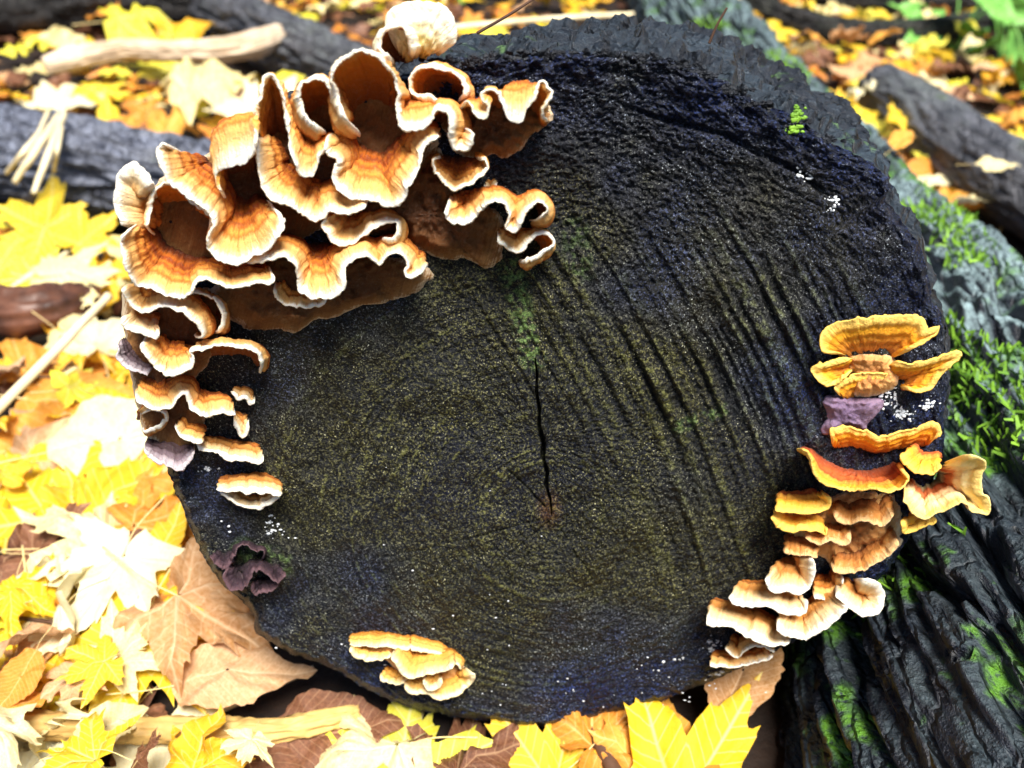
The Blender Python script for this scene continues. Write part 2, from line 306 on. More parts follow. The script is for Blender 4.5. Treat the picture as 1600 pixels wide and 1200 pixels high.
def face_height(PX, PY, S):
    h = .0016*fbm(PX/55, PY/55, 0, 3, 1)                                     # broad unevenness
    grit = fbm(PX/3.4, PY/3.4, 0, 2, 21)
    upper = smooth(520, 180, PY+.15*(PX-800)); right = smooth(700, 1150, PX)
    h = h + grit*(.00045+.0011*upper+.0004*right)+.0007*upper*fbm(PX/16, PY/16, 0, 2, 27)
    # chain-saw arcs
    wob = 2.5*fbm(PX/70, PY/70, 0, 2, 9)
    r = np.hypot(PX+600, PY-1400)+wob; rx = r-1800
    amp = smooth(-260, 0, rx)*smooth(440, 280, rx)*smooth(260, 480, PY)*smooth(1010, 880, PY)*(.55+.45*noise(PX/120, PY/120, 0, 34))
    g1 = 1.0*noise(r/8, PY/600, 0, 31)+.4*noise(r/4.6, PY/200, 0, 32)+.35*noise(r/26, PY/500, 0, 33)
    h = h+amp*.0023*g1 + (1-amp)*.0003*g1
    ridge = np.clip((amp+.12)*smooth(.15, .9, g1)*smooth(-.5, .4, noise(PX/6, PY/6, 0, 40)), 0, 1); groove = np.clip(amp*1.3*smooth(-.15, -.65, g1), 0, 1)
    # growth rings about the pith
    rp = np.hypot(PX-861, (PY-806)*1.12)+4*fbm(PX/80, PY/80, 0, 2, 12)
    gr = noise(rp/3.4, np.arctan2(PY-806, PX-861)*1.1, 0, 13)+.5*noise(rp/8, 2.2, 0, 14); lf = smooth(1020, 760, PX); h = h+.00042*gr*smooth(640, 250, rp)*(.4+.6*lf)
    ridge = np.maximum(ridge, smooth(.35, .9, gr)*smooth(620, 300, rp)*(.25+.6*lf)*smooth(-.2, .5, noise(PX/5, PY/5, 0, 41)))
    # crack, side cracks
    d, p = poly_dist(PX, PY, CRACK); wd = (3.6+1.6*noise(PY/9, 1.7, 0, 3))*(1-.75*np.abs(2*p-1)**3)
    h = h-.010*smooth(wd, wd*.25, d)
    d, p = poly_dist(PX, PY, [(858,815),(830,838),(790,872),(740,925)]); h = h-.0016*smooth(2.6, .5, d)*(1-p)
    for q, ln in enumerate([[(850,822),(800,905),(765,1000),(740,1080)],[(846,812),(700,850),(560,880)],[(872,822),(930,905),(985,1010)],[(852,790),(760,700),(640,610)],[(880,790),(960,700),(1010,640)]]):
        d, p = poly_dist(PX+4*noise(PX/30, PY/30, 0, 60+q), PY, ln); h = h-.0022*smooth(2.4, .4, d)*(1-p)*smooth(-.5, .2, noise(PX/25, PY/25, 0, 70+q))
    d, p = poly_dist(PX, PY, [(868,805),(960,790),(1060,788),(1150,792)]); h = h+.0007*smooth(4, .5, d)*smooth(-.2, .4, noise(PX/14, 0, 0, 4))
    # bark ledge at the upper right
    d, p = poly_dist(PX, PY, LEDGE); wob = 7+3*noise(PX/25, PY/25, 0, 6)
    h = h-.0034*smooth(wob, 1.5, d)*smooth(0, .15, p)*smooth(1, .85, p)
    ring = smooth(.86, .97, S); h = h+.0028*ring*fbm(PX/22, PY/22, 0, 3, 15)*(.35+.65*upper)
    h = h-.006*smooth(.975, 1.0, S)**2+.0022*smooth(.95, .985, S)*fbm(PX/8, PY/8, 0, 3, 19)
    return h, ridge, upper, groove
Hh, RIDGE, UPPER, GROOVE = face_height(PX, PY, s[None, :]+0*PX)
P3 = on_face(PX, PY, Hh)
big = fbm(PX/150, PY/150, 0, 3, 50)
green = np.clip(smooth(540, 200, np.hypot((PX-800)*.85, (PY-680)*.95)+170*big)*.8, 0, 1)
rimd = np.clip(smooth(.80, .97, s[None, :]+.05*big)*.8+UPPER*.45, 0, 1)
d1, p1 = poly_dist(PX, PY, [(800,420),(815,490),(832,560)]); d2, p2 = poly_dist(PX, PY, [(900,360),(905,420)]); d3, _ = poly_dist(PX, PY, [(1060,668),(1130,640)])
d4, _ = poly_dist(PX, PY, [(380,860),(440,880)])
mo = (smooth(26, 4, d1)+.5*smooth(30, 4, d2)+.6*smooth(14, 3, d3)+.7*smooth(26, 6, d4))*smooth(-.35, .45, fbm(PX/7, PY/7, 0, 2, 53))
pith = smooth(42, 4, np.hypot((PX-858)*1.5, PY-795))*.5
log = tag(empty('sawn_log', (0, 0, 0)), 'dark wet sawn log end with saw marks and a vertical crack', 'log')
ff = grid_faces(NT, NR, True)
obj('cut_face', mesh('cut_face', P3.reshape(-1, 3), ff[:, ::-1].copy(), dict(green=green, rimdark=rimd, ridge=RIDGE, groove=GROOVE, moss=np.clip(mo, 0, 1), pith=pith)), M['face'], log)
# bark skin running back from the rim of the face
NB_ = 150
edge = P3[:, -1, :]; cen = on_face(np.array(845.), np.array(610.), 0.)
tt = np.linspace(0, 1, NB_)**1.5
BV = np.zeros((NT, NB_, 3))
for j, t in enumerate(tt):
    yb = .42*t; axis = np.array([.22*yb, yb, -.10*yb-1.8*max(0, yb-.13)**2]); sc = 1+.012*math.sin(min(t*9, 1)*math.pi)-.12*t
    BV[:, j] = cen*[1, 0, 1]+(edge-cen*[1, 0, 1])*[sc, 1, sc]+axis
nrm = (BV-BV.mean(0, keepdims=True)); nrm[..., 1] = 0; nrm /= np.linalg.norm(nrm, axis=-1, keepdims=True)+1e-9
aa = np.arctan2(nrm[..., 2], nrm[..., 0]); yy = BV[..., 1]
bk = fbm(np.cos(aa)*11, np.sin(aa)*11, yy*14, 4, 71); bk = -np.abs(bk)*1.1+.35+.10*fbm(np.cos(aa)*30, np.sin(aa)*30, yy*90, 2, 72)+.22*fbm(np.cos(aa)*12, np.sin(aa)*12, yy*30, 3, 73)
BV = BV+nrm*(bk*.0085*smooth(0, .03, tt)[None, :])[..., None]
obj('bark', mesh('bark', BV.reshape(-1, 3), grid_faces(NT, NB_, True)), M['bark_log'], log)
bc = np.vstack([BV[:, -1], BV[:, -1].mean(0)]); obj('back_end', mesh('back_end', bc, [(i, (i+1) % NT, NT) for i in range(NT)]), M['face'], log)

# ------------------------------------------------------------------ tubes: trunks, logs, sticks, straw
def tube(P, R, nu, nv, disp=None, seed=0, cap=True, flat=1.0, warp=None):
    P = np.asarray(P, float); R = np.asarray(R, float)
    tq = np.linspace(0, 1, nv)
    if warp is not None: tq = warp(tq)
    C, (cc_, _, _) = catmull(P, nv, t=tq); r = np.interp(tq, cc_ if len(R) == len(P) else np.linspace(0, 1, len(R)), R)
    T = np.gradient(C, axis=0); T /= np.linalg.norm(T, axis=1, keepdims=True)
    ref = np.array([0, 0, 1.]) if abs(T[:, 2]).max() < .9 else np.array([1., 0, 0])
    A = np.cross(T, ref); A /= np.linalg.norm(A, axis=1, keepdims=True); B = np.cross(A, T)
    a_ = np.linspace(0, 2*np.pi, nu, endpoint=False)
    L = np.concatenate([[0], np.cumsum(np.linalg.norm(np.diff(C, axis=0), axis=1))])
    rr = np.repeat(r[None, :], nu, 0)
    if disp is not None: rr = rr+disp(a_[:, None]+0*rr, L[None, :]+0*rr, rr)
    V = C[None]+rr[..., None]*(np.cos(a_)[:, None, None]*A[None]+flat*np.sin(a_)[:, None, None]*B[None])
    V = V.reshape(-1, 3); Fc = grid_faces(nu, nv, True)
    if cap:
        n0 = len(V); V = np.vstack([V, C[0], C[-1]]); i = np.arange(nu); i2 = (i+1) % nu
        c1 = np.stack([i2*nv, i*nv, np.full(nu, n0), np.full(nu, n0)], 1); c2 = np.stack([i*nv+nv-1, i2*nv+nv-1, np.full(nu, n0+1), np.full(nu, n0+1)], 1)
        Fl = Fc.tolist()+[x[:3] for x in c1.tolist()]+[x[:3] for x in c2.tolist()]
        return V, Fl
    return V, Fc
def bark_disp(depth, ring, along, seed):
    def f(a_, l, r):
        cx, cy = np.cos(a_)*ring, np.sin(a_)*ring
        wx = .7*fbm(cx*.8, cy*.8, l*along*1.3, 2, seed+5)
        b = fbm(cx+wx, cy+wx, l*along, 3, seed); plate = 1-np.abs(b)*2.0                # ridges between fissures
        cross = smooth(.12, .0, np.abs(noise(cx*1.2, cy*1.2, l*along*4.5, seed+9)))
        return depth*(np.clip(-plate, -1, .2)*-1*-1 + .0) + depth*(.35*fbm(cx*4, cy*4, l*along*9, 3, seed+3)-.35*cross)
    return f
def trunk_disp(a_, l, r):
    cx, cy = np.cos(a_)*6.5, np.sin(a_)*6.5
    wx = .30*fbm(cx*1.3, cy*1.3, l*11, 3, 205); b = fbm(cx+wx, cy-wx, l*4.2, 2, 201)+.35*noise(cx*2.2+wx, cy*2.2, l*9, 202)
    fis = smooth(.02, .30, np.abs(b))                               # 0 in the fissure, 1 on the plate
    cr = smooth(.0, .09, np.abs(noise(cx*1.2+4*wx, cy*1.2, l*15+3*wx, 207)))
    lay = np.floor(3*fbm(cx*1.8, cy*1.8, l*8, 3, 211))/3           # flaked layers
    chip = smooth(.30, .0, np.abs(noise(cx*5, cy*5, l*30+wx*4, 215)))
    return -.0022*chip*fis+.017*(fis-.6)-.005*(1-cr)*fis+.0045*lay*fis+.0042*fbm(cx*6, cy*6, l*22, 4, 209)+.010*fbm(cx*.35, cy*.35, l*3, 2, 210)
P = [(.40,-.50,.00),(.348,-.30,.01),(.298,-.05,.012),(.290,.25,.02),(.285,.62,.03),(.288,1.05,.035),(.295,1.5,.035),(.30,2.1,.03)]
V, Fc = tube(P, [.225,.203,.164,.112,.088,.080,.076,.07], 470, 880, trunk_disp, warp=lambda t: .52*t+.48*t**2.2)
dv = V-CAM; zc = dv@FW; qx = 800+F*dv[:, 0]/zc; qy = 600-F*(dv@UP)/zc
near = np.where(np.hypot(qx-1556, qy-505) < 12)[0]; kc = V[near[np.argmin(zc[near])]]
kd = np.linalg.norm((V-kc)*[1, .75, 1], axis=1); axp = np.array([.32, .05, -.02])
outw = V-axp; outw[:, 1] = 0; outw /= np.linalg.norm(outw, axis=1, keepdims=True)
V = V+outw*(-.030*np.exp(-(kd/.014)**2)+.010*np.exp(-((kd-.026)/.008)**2))[:, None]
tr = tag(empty('fallen_trunk', (.305,-.05,0)), 'thick mossy fallen trunk with deep bark ridges beside the sawn log', 'tree trunk')
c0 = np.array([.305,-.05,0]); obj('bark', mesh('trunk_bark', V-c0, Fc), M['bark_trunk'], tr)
rgm = np.random.default_rng(77); qx2 = 800+F*(V-CAM)[:, 0]/((V-CAM)@FW); up_ok = np.where((outw[:, 2] > .35) & (V[:, 1] > .0) & (V[:, 1] < 1.3))[0]
nz_ = fbm(V[up_ok, 0]*16, V[up_ok, 1]*9, V[up_ok, 2]*16, 3, 78); cand = up_ok[nz_ > .28]
pick = rgm.choice(cand, min(9000, len(cand)), replace=False); B0 = V[pick]; dr = outw[pick]*.7+rgm.normal(size=(len(pick), 3))*.45; dr /= np.linalg.norm(dr, axis=1, keepdims=True)
sd2 = np.cross(dr, rgm.normal(size=(len(pick), 3))); sd2 /= np.linalg.norm(sd2, axis=1, keepdims=True); hh = rgm.uniform(.003, .008, (len(pick), 1))
MV = np.stack([B0-sd2*.0011-dr*.001, B0+sd2*.0011-dr*.001, B0+sd2*.0006+dr*hh, B0-sd2*.0006+dr*hh], 1).reshape(-1, 3)
mo_ = obj('moss', mesh('trunk_moss', MV-np.array([.305,-.05,0]), np.arange(len(MV)).reshape(-1, 4), smooth_=False), M['moss']); mo_.location = (.305,-.05,0)
tag(mo_, 'green moss growing in patches along the top of the fallen trunk', 'moss', kind='stuff')
# knot hole with loose bark on the trunk, beside the upper orange bracket
def lump(center, r, seed, n=26, sq=(1, 1, 1), rough=.35, freq=2.2):
    u = np.linspace(0, 2*np.pi, n, endpoint=False); v = np.linspace(.02, np.pi-.02, n//2)
    U, W = np.meshgrid(u, v, indexing='ij'); D = np.stack([np.cos(U)*np.sin(W), np.sin(U)*np.sin(W), np.cos(W)], -1)
    k = 1+rough*fbm(D[..., 0]*freq+seed, D[..., 1]*freq, D[..., 2]*freq, 3, seed)
    return (np.asarray(center)+D*k[..., None]*r*np.asarray(sq)).reshape(-1, 3), grid_faces(n, n//2, True)

def log_obj(name, pts, radii, mat, label, cat, group=None, nu=90, nv=160, depth=.008, ring=4, along=9, seed=1, part='bark'):
    V, Fc = tube(pts, radii, nu, nv, lambda a_, l, r: depth*(smooth(0, .4, np.abs(fbm(np.cos(a_)*ring, np.sin(a_)*ring, l*along, 3, seed)))-.6)+depth*.35*fbm(np.cos(a_)*ring*4, np.sin(a_)*ring*4, l*along*6, 3, seed+2))
    c = np.array([np.mean([p[0] for p in pts]), np.mean([p[1] for p in pts]), 0])
    return tag(obj(name, mesh(name, V-c, Fc), mat), label, cat, group), c
def place(o_c):
    o, c = o_c; o.location = c; return o
def PZ(x, y, z): return tuple(on_z(np.array(float(x)), np.array(float(y)), z))
place(log_obj('lying_log', [PZ(-260,215,.045),PZ(0,238,.045),PZ(180,272,.045),PZ(340,300,.045),PZ(470,330,.04)], [.042,.044,.043,.040,.035], M['bark_blue'],
      'blue grey cracked log lying across the leaves with dry straw over it', 'log', depth=.016, ring=3.6, along=4, seed=11))
place(log_obj('lying_log', [PZ(318,-5,.05),PZ(400,45,.05),PZ(480,85,.05),PZ(580,125,.045)], [.040,.041,.040,.036], M['bark_grey'],
      'grey grooved log end behind the pale bare branch', 'log', depth=.013, ring=3.6, along=5, seed=14))
place(log_obj('lying_log', [PZ(-200,-30,.06),PZ(0,-8,.06),PZ(170,-12,.06),PZ(360,-10,.06)], [.06,.065,.065,.06], M['bark_dark'],
      'nearly black rotten log at the back of the yellow leaves', 'log', seed=17))
place(log_obj('lying_log', [PZ(1378,140,.035),PZ(1445,190,.038),PZ(1525,250,.038),PZ(1610,300,.038),PZ(1750,390,.035)], [.034,.040,.041,.042,.04], M['bark_grey'],
      'smooth grey log with a blunt end behind the mossy trunk', 'log', depth=.004, ring=3, along=8, seed=23))
place(log_obj('dark_branch', [PZ(1130,-20,.06),PZ(1230,28,.04),PZ(1340,50,.03),PZ(1460,46,.035),PZ(1600,20,.04)], [.018,.019,.018,.018,.016], M['bark_dark'],
      'thick black branch bowed over the far yellow leaves', 'branch', depth=.006, seed=29))
place(log_obj('dark_branch', [PZ(1180,-25,.03),PZ(1330,-5,.03),PZ(1500,-5,.03),PZ(1700,-25,.03)], [.024,.026,.025,.024], M['bark_dark'],
      'straight black branch lying behind the bowed branch', 'branch', depth=.006, seed=31))
place(log_obj('bare_branch', [PZ(70,103,.05),PZ(110,92,.055),PZ(190,78,.06),PZ(260,80,.065),PZ(340,78,.07),PZ(400,68,.075),PZ(436,52,.08)], [.011,.016,.015,.013,.016,.018,.013], M['wood_pale'],
      'pale barkless bent branch lying on the leaves', 'branch', depth=.003, ring=2, along=12, seed=37))
place(log_obj('yellow_stick', [PZ(-120,1120,.02),PZ(40,1132,.022),PZ(250,1140,.02),PZ(430,1140,.018),PZ(560,1115,.012)], [.0062,.0066,.0062,.006,.004], M['stick_yellow'],
      'straight yellow brown stick lying below the tan maple leaf', 'stick', nu=36, nv=260, depth=.0022, ring=2.4, along=30, seed=41))
place(log_obj('bark_piece', [PZ(-80,470,.03),PZ(20,488,.035),PZ(90,478,.035),PZ(150,462,.03)], [.022,.02,.018,.01], M['brown_bark'],
      'glossy dark brown strip of bark under the white leaf', 'bark piece', nu=40, nv=100, depth=.004, ring=2, along=20, seed=43))
def thin(name, pts, r, mat, label, cat, group=None, nv=40):
    V, Fc = tube(pts, r if hasattr(r, '__len__') else [r, r*.8], 10, nv, lambda a_, l, q: q*.15*noise(np.cos(a_), np.sin(a_), l*120, 5))
    c = np.asarray(V).mean(0); c[2] = np.asarray(V)[:, 2].min()
    o = obj(name, mesh(name, V-c, Fc), mat); o.location = c; return tag(o, label, cat, group)
thin('straw', [PZ(-20,655,.075),PZ(60,575,.085),PZ(170,462,.10)], [.0034,.0034,.0030], M['straw'], 'thick straight pale straw leaning up to the ruffled fungus', 'straw')
thin('straw', [PZ(-20,485,.02),PZ(40,435,.03),PZ(105,395,.035)], [.0032,.003,.002], M['straw'], 'short straw poking out below the bright yellow leaf', 'straw')
thin('straw', [PZ(318,1122,.006),PZ(400,1085,.012),PZ(490,1044,.015)], [.0016,.0018,.0016], M['straw'], 'thin tan straw between the tan leaf and the sawn log', 'straw')
thin('twig', [PZ(-20,960,.03),PZ(80,972,.032),PZ(150,984,.03),PZ(225,993,.024)], [.0012,.0012,.0008], M['twig'], 'thin dark twig across the yellow leaves below the white leaf', 'twig')
thin('twig', [PZ(60,588,.035),PZ(130,596,.04),PZ(195,628,.035)], [.001,.001,.0006], M['twig'], 'hair thin dark leaf stalk above the orange leaf', 'twig')
thin('twig', [PZ(895,1100,.010),PZ(925,1140,.012),PZ(965,1215,.012)], [.003,.0036,.004], M['twig'], 'dark red twig sticking out from under the log between orange leaves', 'twig')
for i, (p, q, r_) in enumerate([((92,182),(22,285),.0042),((100,178),(52,302),.0036),((60,210),(10,270),.003),((96,200),(84,268),.0026),((75,175),(38,262),.0024)]):
    thin('straw', [PZ(*p,.105),PZ((p[0]+q[0])/2,(p[1]+q[1])/2,.098),PZ(*q,.07)], [r_, r_, r_*.7], M['straw'], 'dry straw blade draped over the blue grey log', 'straw', 'straw draped over the blue grey log')
thin('straw', [PZ(690,45,.15),PZ(780,36,.15),PZ(880,28,.15),PZ(990,22,.15)], .0036, M['straw'], 'long pale stem lying behind the top of the sawn log', 'straw')
tw = on_face(np.array([1108., 1120., 1136.]), np.array([68., 40., 12.]), -.03); thin('twig', tw, .0005, M['twig'], 'single dark bristle standing on top of the log', 'twig')
tw = on_face(np.array([745., 800., 870.]), np.array([52., 20., -25.]), -.05); thin('twig', tw, .0006, M['twig'], 'slanted dark stem behind the pale fuzzy fungus', 'twig')

# ------------------------------------------------------------------ bracket fungi
def bracket(label, rim, root, mat='classic', d=26, via=None, dome=.16, th=2.0, group='bracket fungi', wav=1.0, tip=1.0, seed=None):
    seed = len(label)*7+int(rim[0][0]) if seed is None else seed
    rim = np.array([(p[0], p[1], p[2] if len(p) > 2 else d) for p in rim], float)
    L = np.linalg.norm(np.diff(rim[:, :2], axis=0), axis=1).sum(); nu = int(np.clip(L/2.0, 46, 260)); nv = 28
    R, (c, i, f) = catmull(rim, nu)
    def follow(Q):
        Q = np.array(Q, float)
        if len(Q) == len(rim):
            segs = len(rim)-1; EX = np.vstack([2*Q[0]-Q[1], Q, 2*Q[-1]-Q[-2]]); ff_ = f[:, None]
            a_, b_ = EX[i+1], EX[i+2]; ss = ff_*ff_*(3-2*ff_); return a_+(b_-a_)*(.5*ff_+.5*ss)
        return catmull(Q, nu)[0]
    r2 = follow(root); u = np.linspace(0, 1, nu)
    jag = wav*(2.0*fbm(u*L/15, seed, 0, 3, seed)+1.1*fbm(u*L/5, seed+2, 0, 2, seed+5)); R[:, 1] += jag; R[:, 0] += wav*1.0*fbm(u*L/12, seed+3, 0, 2, seed+1)
    D = R[:, 2]*.001*(1+.12*fbm(u*L/60, seed+7, 0, 2, seed+2))
    rim3 = on_face(R[:, 0], R[:, 1], D)
    root3 = on_face(r2[:, 0], r2[:, 1], -.004*np.ones(nu))
    e_ = np.clip(np.minimum(u, 1-u)/.05, 0, 1); e_ = .45+.55*e_**.6
    rim3 = root3+(rim3-root3)*e_[:, None]
    if via is not None:
        vq = np.array([(p[0], p[1], p[2] if len(p) > 2 else d*.6) for p in via], float); vq = follow(vq); mid = on_face(vq[:, 0], vq[:, 1], vq[:, 2]*.001)
    else:
        mid = .5*(root3+rim3); su = np.gradient(mid, axis=0); sv = rim3-root3; N_ = -np.cross(su, sv)
        N_ /= np.linalg.norm(N_, axis=1, keepdims=True)+1e-12
        ker = np.ones(9)/9
        for q in range(3): N_[:, q] = np.convolve(np.pad(N_[:, q], 4, 'edge'), ker, 'valid')
        mid = mid+N_*(dome*np.linalg.norm(sv, axis=1))[:, None]
    Mc = 2*mid-.5*(root3+rim3); v = np.linspace(0, 1, nv)[None, :, None]
    S = (1-v)**2*root3[:, None]+2*v*(1-v)*Mc[:, None]+v*v*rim3[:, None]
    Su = np.gradient(S, axis=0); Sv = np.gradient(S, axis=1); Nn = -np.cross(Su, Sv); Nn /= np.linalg.norm(Nn, axis=-1, keepdims=True)+1e-12
    for _ in range(2): Nn[1:-1] = (Nn[:-2]+2*Nn[1:-1]+Nn[2:])/4
    Nn /= np.linalg.norm(Nn, axis=-1, keepdims=True)+1e-12
    U, W = np.meshgrid(u*L, np.linspace(0, 1, nv), indexing='ij')
    rip = .00055*fbm(U/17, W*2.5, seed*.37, 3, seed+9)+.00022*fbm(U/4.5, W*5, seed, 2, seed+11)+.00034*np.sin(W*34+2*noise(U/30, W*2, 0, seed))*smooth(.15, .5, W)
    S = S+Nn*(rip*smooth(0, .3, W))[..., None]
    T = th*.001*(1.15-.74*W)*(1+.25*fbm(U/11, W*3, seed, 2, seed+13))
    top = S+Nn*(T/2)[..., None]; bot = S-Nn*(T/2)[..., None]
    out = S[:, -1]-S[:, -2]; out /= np.linalg.norm(out, axis=1, keepdims=True)+1e-12
    ed1 = S[:, -1]+out*(T[:, -1]*.38)[:, None]+Nn[:, -1]*(T[:, -1]*.34)[:, None]; ed2 = S[:, -1]+out*(T[:, -1]*.38)[:, None]-Nn[:, -1]*(T[:, -1]*.34)[:, None]
    Vt = np.concatenate([top, ed1[:, None], ed2[:, None], bot[:, ::-1]], 1); m = Vt.shape[1]
    vv = np.concatenate([W, np.ones((nu, 2)), W[:, ::-1]], 1); sd_ = np.concatenate([np.ones((nu, nv+1)), np.zeros((nu, nv+1))], 1)
    V, c = rebase(Vt.reshape(-1, 3)); Fc = grid_faces(nu, m)
    i0 = np.arange(nv); caps = []
    for k, rev in ((0, 1), (nu-1, 0)):
        for j in range(m//2-1):
            q = [k*m+j, k*m+j+1, k*m+m-2-j, k*m+m-1-j]; caps.append(q[::-1] if not rev else q)
    Fc = np.vstack([Fc, np.array(caps)])
    o = obj('bracket_fungus', mesh('bracket_fungus', V, Fc[:, ::-1].copy(), dict(v=vv, side=sd_, us=np.repeat(u[:, None]*L+seed, m, 1))), M[mat]); o.location = c
    return tag(o, label, 'bracket fungus', group)
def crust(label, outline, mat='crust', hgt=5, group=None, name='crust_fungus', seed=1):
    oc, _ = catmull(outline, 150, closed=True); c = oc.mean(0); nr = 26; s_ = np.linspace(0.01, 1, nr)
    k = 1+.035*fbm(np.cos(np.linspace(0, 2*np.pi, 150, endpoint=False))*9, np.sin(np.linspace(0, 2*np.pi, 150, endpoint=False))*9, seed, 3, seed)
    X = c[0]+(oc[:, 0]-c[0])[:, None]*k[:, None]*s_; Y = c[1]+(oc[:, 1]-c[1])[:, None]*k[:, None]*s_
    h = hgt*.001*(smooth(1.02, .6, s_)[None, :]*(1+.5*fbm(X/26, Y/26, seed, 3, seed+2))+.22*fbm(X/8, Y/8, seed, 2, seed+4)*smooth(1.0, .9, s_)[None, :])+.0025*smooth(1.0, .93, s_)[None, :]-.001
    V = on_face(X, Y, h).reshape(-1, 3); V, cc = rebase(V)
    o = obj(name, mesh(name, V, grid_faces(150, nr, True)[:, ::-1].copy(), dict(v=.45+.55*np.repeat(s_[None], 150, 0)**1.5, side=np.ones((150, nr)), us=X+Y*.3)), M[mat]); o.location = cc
    return tag(o, label, 'crust fungus', group)
UL = 'ruffled fungi along the upper left rim'; RR = 'fungi stepping down the right rim'; LW = 'yellow fungi at the bottom rim'; LM = 'small fungi down the left rim'

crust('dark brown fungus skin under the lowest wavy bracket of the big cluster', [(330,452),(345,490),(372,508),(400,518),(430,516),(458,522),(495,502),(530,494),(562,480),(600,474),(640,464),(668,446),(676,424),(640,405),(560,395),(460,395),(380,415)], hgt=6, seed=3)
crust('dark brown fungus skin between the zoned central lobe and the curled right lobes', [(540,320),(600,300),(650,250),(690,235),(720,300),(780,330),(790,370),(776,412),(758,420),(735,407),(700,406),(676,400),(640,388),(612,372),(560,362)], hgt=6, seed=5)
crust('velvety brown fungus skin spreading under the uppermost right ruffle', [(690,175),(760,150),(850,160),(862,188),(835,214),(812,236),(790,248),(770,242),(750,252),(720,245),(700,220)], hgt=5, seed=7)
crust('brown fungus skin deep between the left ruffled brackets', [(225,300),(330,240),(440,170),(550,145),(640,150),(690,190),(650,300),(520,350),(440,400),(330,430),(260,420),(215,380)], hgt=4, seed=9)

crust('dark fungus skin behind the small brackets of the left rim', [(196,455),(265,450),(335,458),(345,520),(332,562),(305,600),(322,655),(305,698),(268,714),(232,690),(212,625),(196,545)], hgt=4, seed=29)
bracket('tall ear shaped fungus with white rim and orange brown hollow', [(556,204),(535,172),(524,140),(521,118),(532,95),(557,79),(582,81),(600,100),(615,122),(620,150),(619,172),(628,192),(645,204),(662,200),(672,185),(680,173),(695,170),(704,175),(703,195),(701,215),(707,232),(720,236),(735,228),(740,212),(732,199),(720,197)],
        [(568,214),(570,214),(574,214),(578,215),(584,216),(590,216),(598,215),(604,213),(610,210),(616,204),(622,190),(632,168),(645,160),(658,164),(668,180),(680,205),(695,206),(702,202),(704,196),(706,196),(710,196),(715,197),(720,198),(722,199),(720,200),(716,200)], d=30, group=UL, th=2.4)
bracket('small cupped fungus hood beside the tall ear shaped one', [(506,203),(488,192),(473,170),(466,148),(472,131),(488,122),(506,124),(514,140),(522,165),(534,195)], [(510,206),(508,206),(508,205),(508,204),(510,204),(513,204),(516,204),(520,205),(526,206),(532,207)], d=26, group=UL, th=2.4)
bracket('flattened oval fungus cup with brown hollow on the upper rim', [(700,160),(676,153),(654,148),(643,136),(643,118),(655,106),(675,104),(700,110),(718,122),(726,140),(722,156)], [(706,158),(702,158),(700,157),(698,156),(698,154),(700,152),(704,152),(708,153),(712,154),(714,156),(712,160)], d=16, group=UL, th=2.4)
bracket('frilly fungus with curled lobes at the right end of the big cluster', [(712,160),(730,160),(740,172),(750,184),(762,180),(765,168),(757,160),(752,150),(764,141),(777,142),(785,160),(788,172),(797,185),(810,192),(818,187),(819,175),(832,160),(842,140),(848,128),(856,136),(859,146),(852,160),(845,172),(848,183),(862,186)],
        [(720,200),(728,200),(736,200),(744,198),(752,196),(758,196),(762,196),(764,196),(768,196),(776,196),(782,196),(788,194),(796,192),(802,190),(808,190),(812,190),(818,192),(824,194),(828,196),(832,196),(836,196),(838,196),(840,196),(844,196),(850,196)],
        via=[(716,172,14),(728,166,14),(742,160,16),(752,155,16),(758,150,16),(762,148,16),(766,146,16),(768,144,16),(770,150,15),(778,152,15),(785,148,16),(792,138,17),(800,132,17),(808,130,17),(816,130,17),(824,132,16),(832,136,16),(838,142,15),(842,150,15),(846,156,14),(848,166,13),(846,176,12),(846,182,12),(848,188,12),(855,190,11)], d=26, group=UL)
bracket('upright pointed fungus fold with an orange streak in the big cluster', [(396,205),(404,165),(412,128),(424,117),(436,138),(446,178),(452,220),(458,252),(470,272),(485,273),(496,262),(499,245),(510,232),(528,224)], [(425,232),(430,234),(434,236),(440,237),(446,237),(452,236),(460,232),(468,225),(476,218),(484,212),(492,210),(500,208),(512,206),(524,206)],
        via=[(412,215,14),(412,185,15),(420,150,16),(430,140,16),(440,150,16),(450,165,16),(458,185,17),(466,205,18),(476,220,18),(486,225,18),(493,222,17),(499,218,16),(510,214,15),(524,212,14)], d=27, group=UL, th=2.4)
bracket('pale folded fungus lobe arching over a brown hollow in the big cluster', [(346,302),(338,282),(344,264),(365,258),(385,250),(397,238),(402,215),(398,190)], [(362,322),(364,322),(368,322),(374,322),(382,322),(390,320),(396,314),(400,305)],
        via=[(345,262,18),(338,232,20),(340,205,20),(352,192,20),(372,188,20),(388,186,20),(398,190,19),(402,200,18)], d=30, group=UL, th=2.4)
bracket('broad fungus shelf with red middle and white rippled edge above the brown gap', [(396,208),(399,235),(402,260),(408,287),(425,313),(450,320),(470,332),(492,342),(507,337),(512,328),(535,333),(556,332),(572,324),(575,316)],
        [(420,225),(428,238),(440,250),(452,258),(464,264),(476,270),(488,276),(500,282),(510,286),(520,288),(534,290),(548,292),(560,296),(568,304)], d=28, group=UL)
bracket('large fan shaped fungus lobe with orange growth zones at the cluster centre', [(500,212),(508,235),(520,245),(528,255),(519,275),(525,292),(540,305),(556,312),(575,312),(592,315),(607,321),(620,321),(630,315),(636,302),(642,287),(650,272),(657,260),(659,247),(661,235),(672,222),(696,212)],
        [(535,208),(542,210),(548,213),(554,216),(560,218),(566,220),(572,222),(578,224),(584,225),(590,226),(597,226),(604,226),(610,225),(616,223),(622,220),(628,217),(634,214),(640,211),(648,208),(660,205),(680,206)], d=31, group=UL, dome=.12)
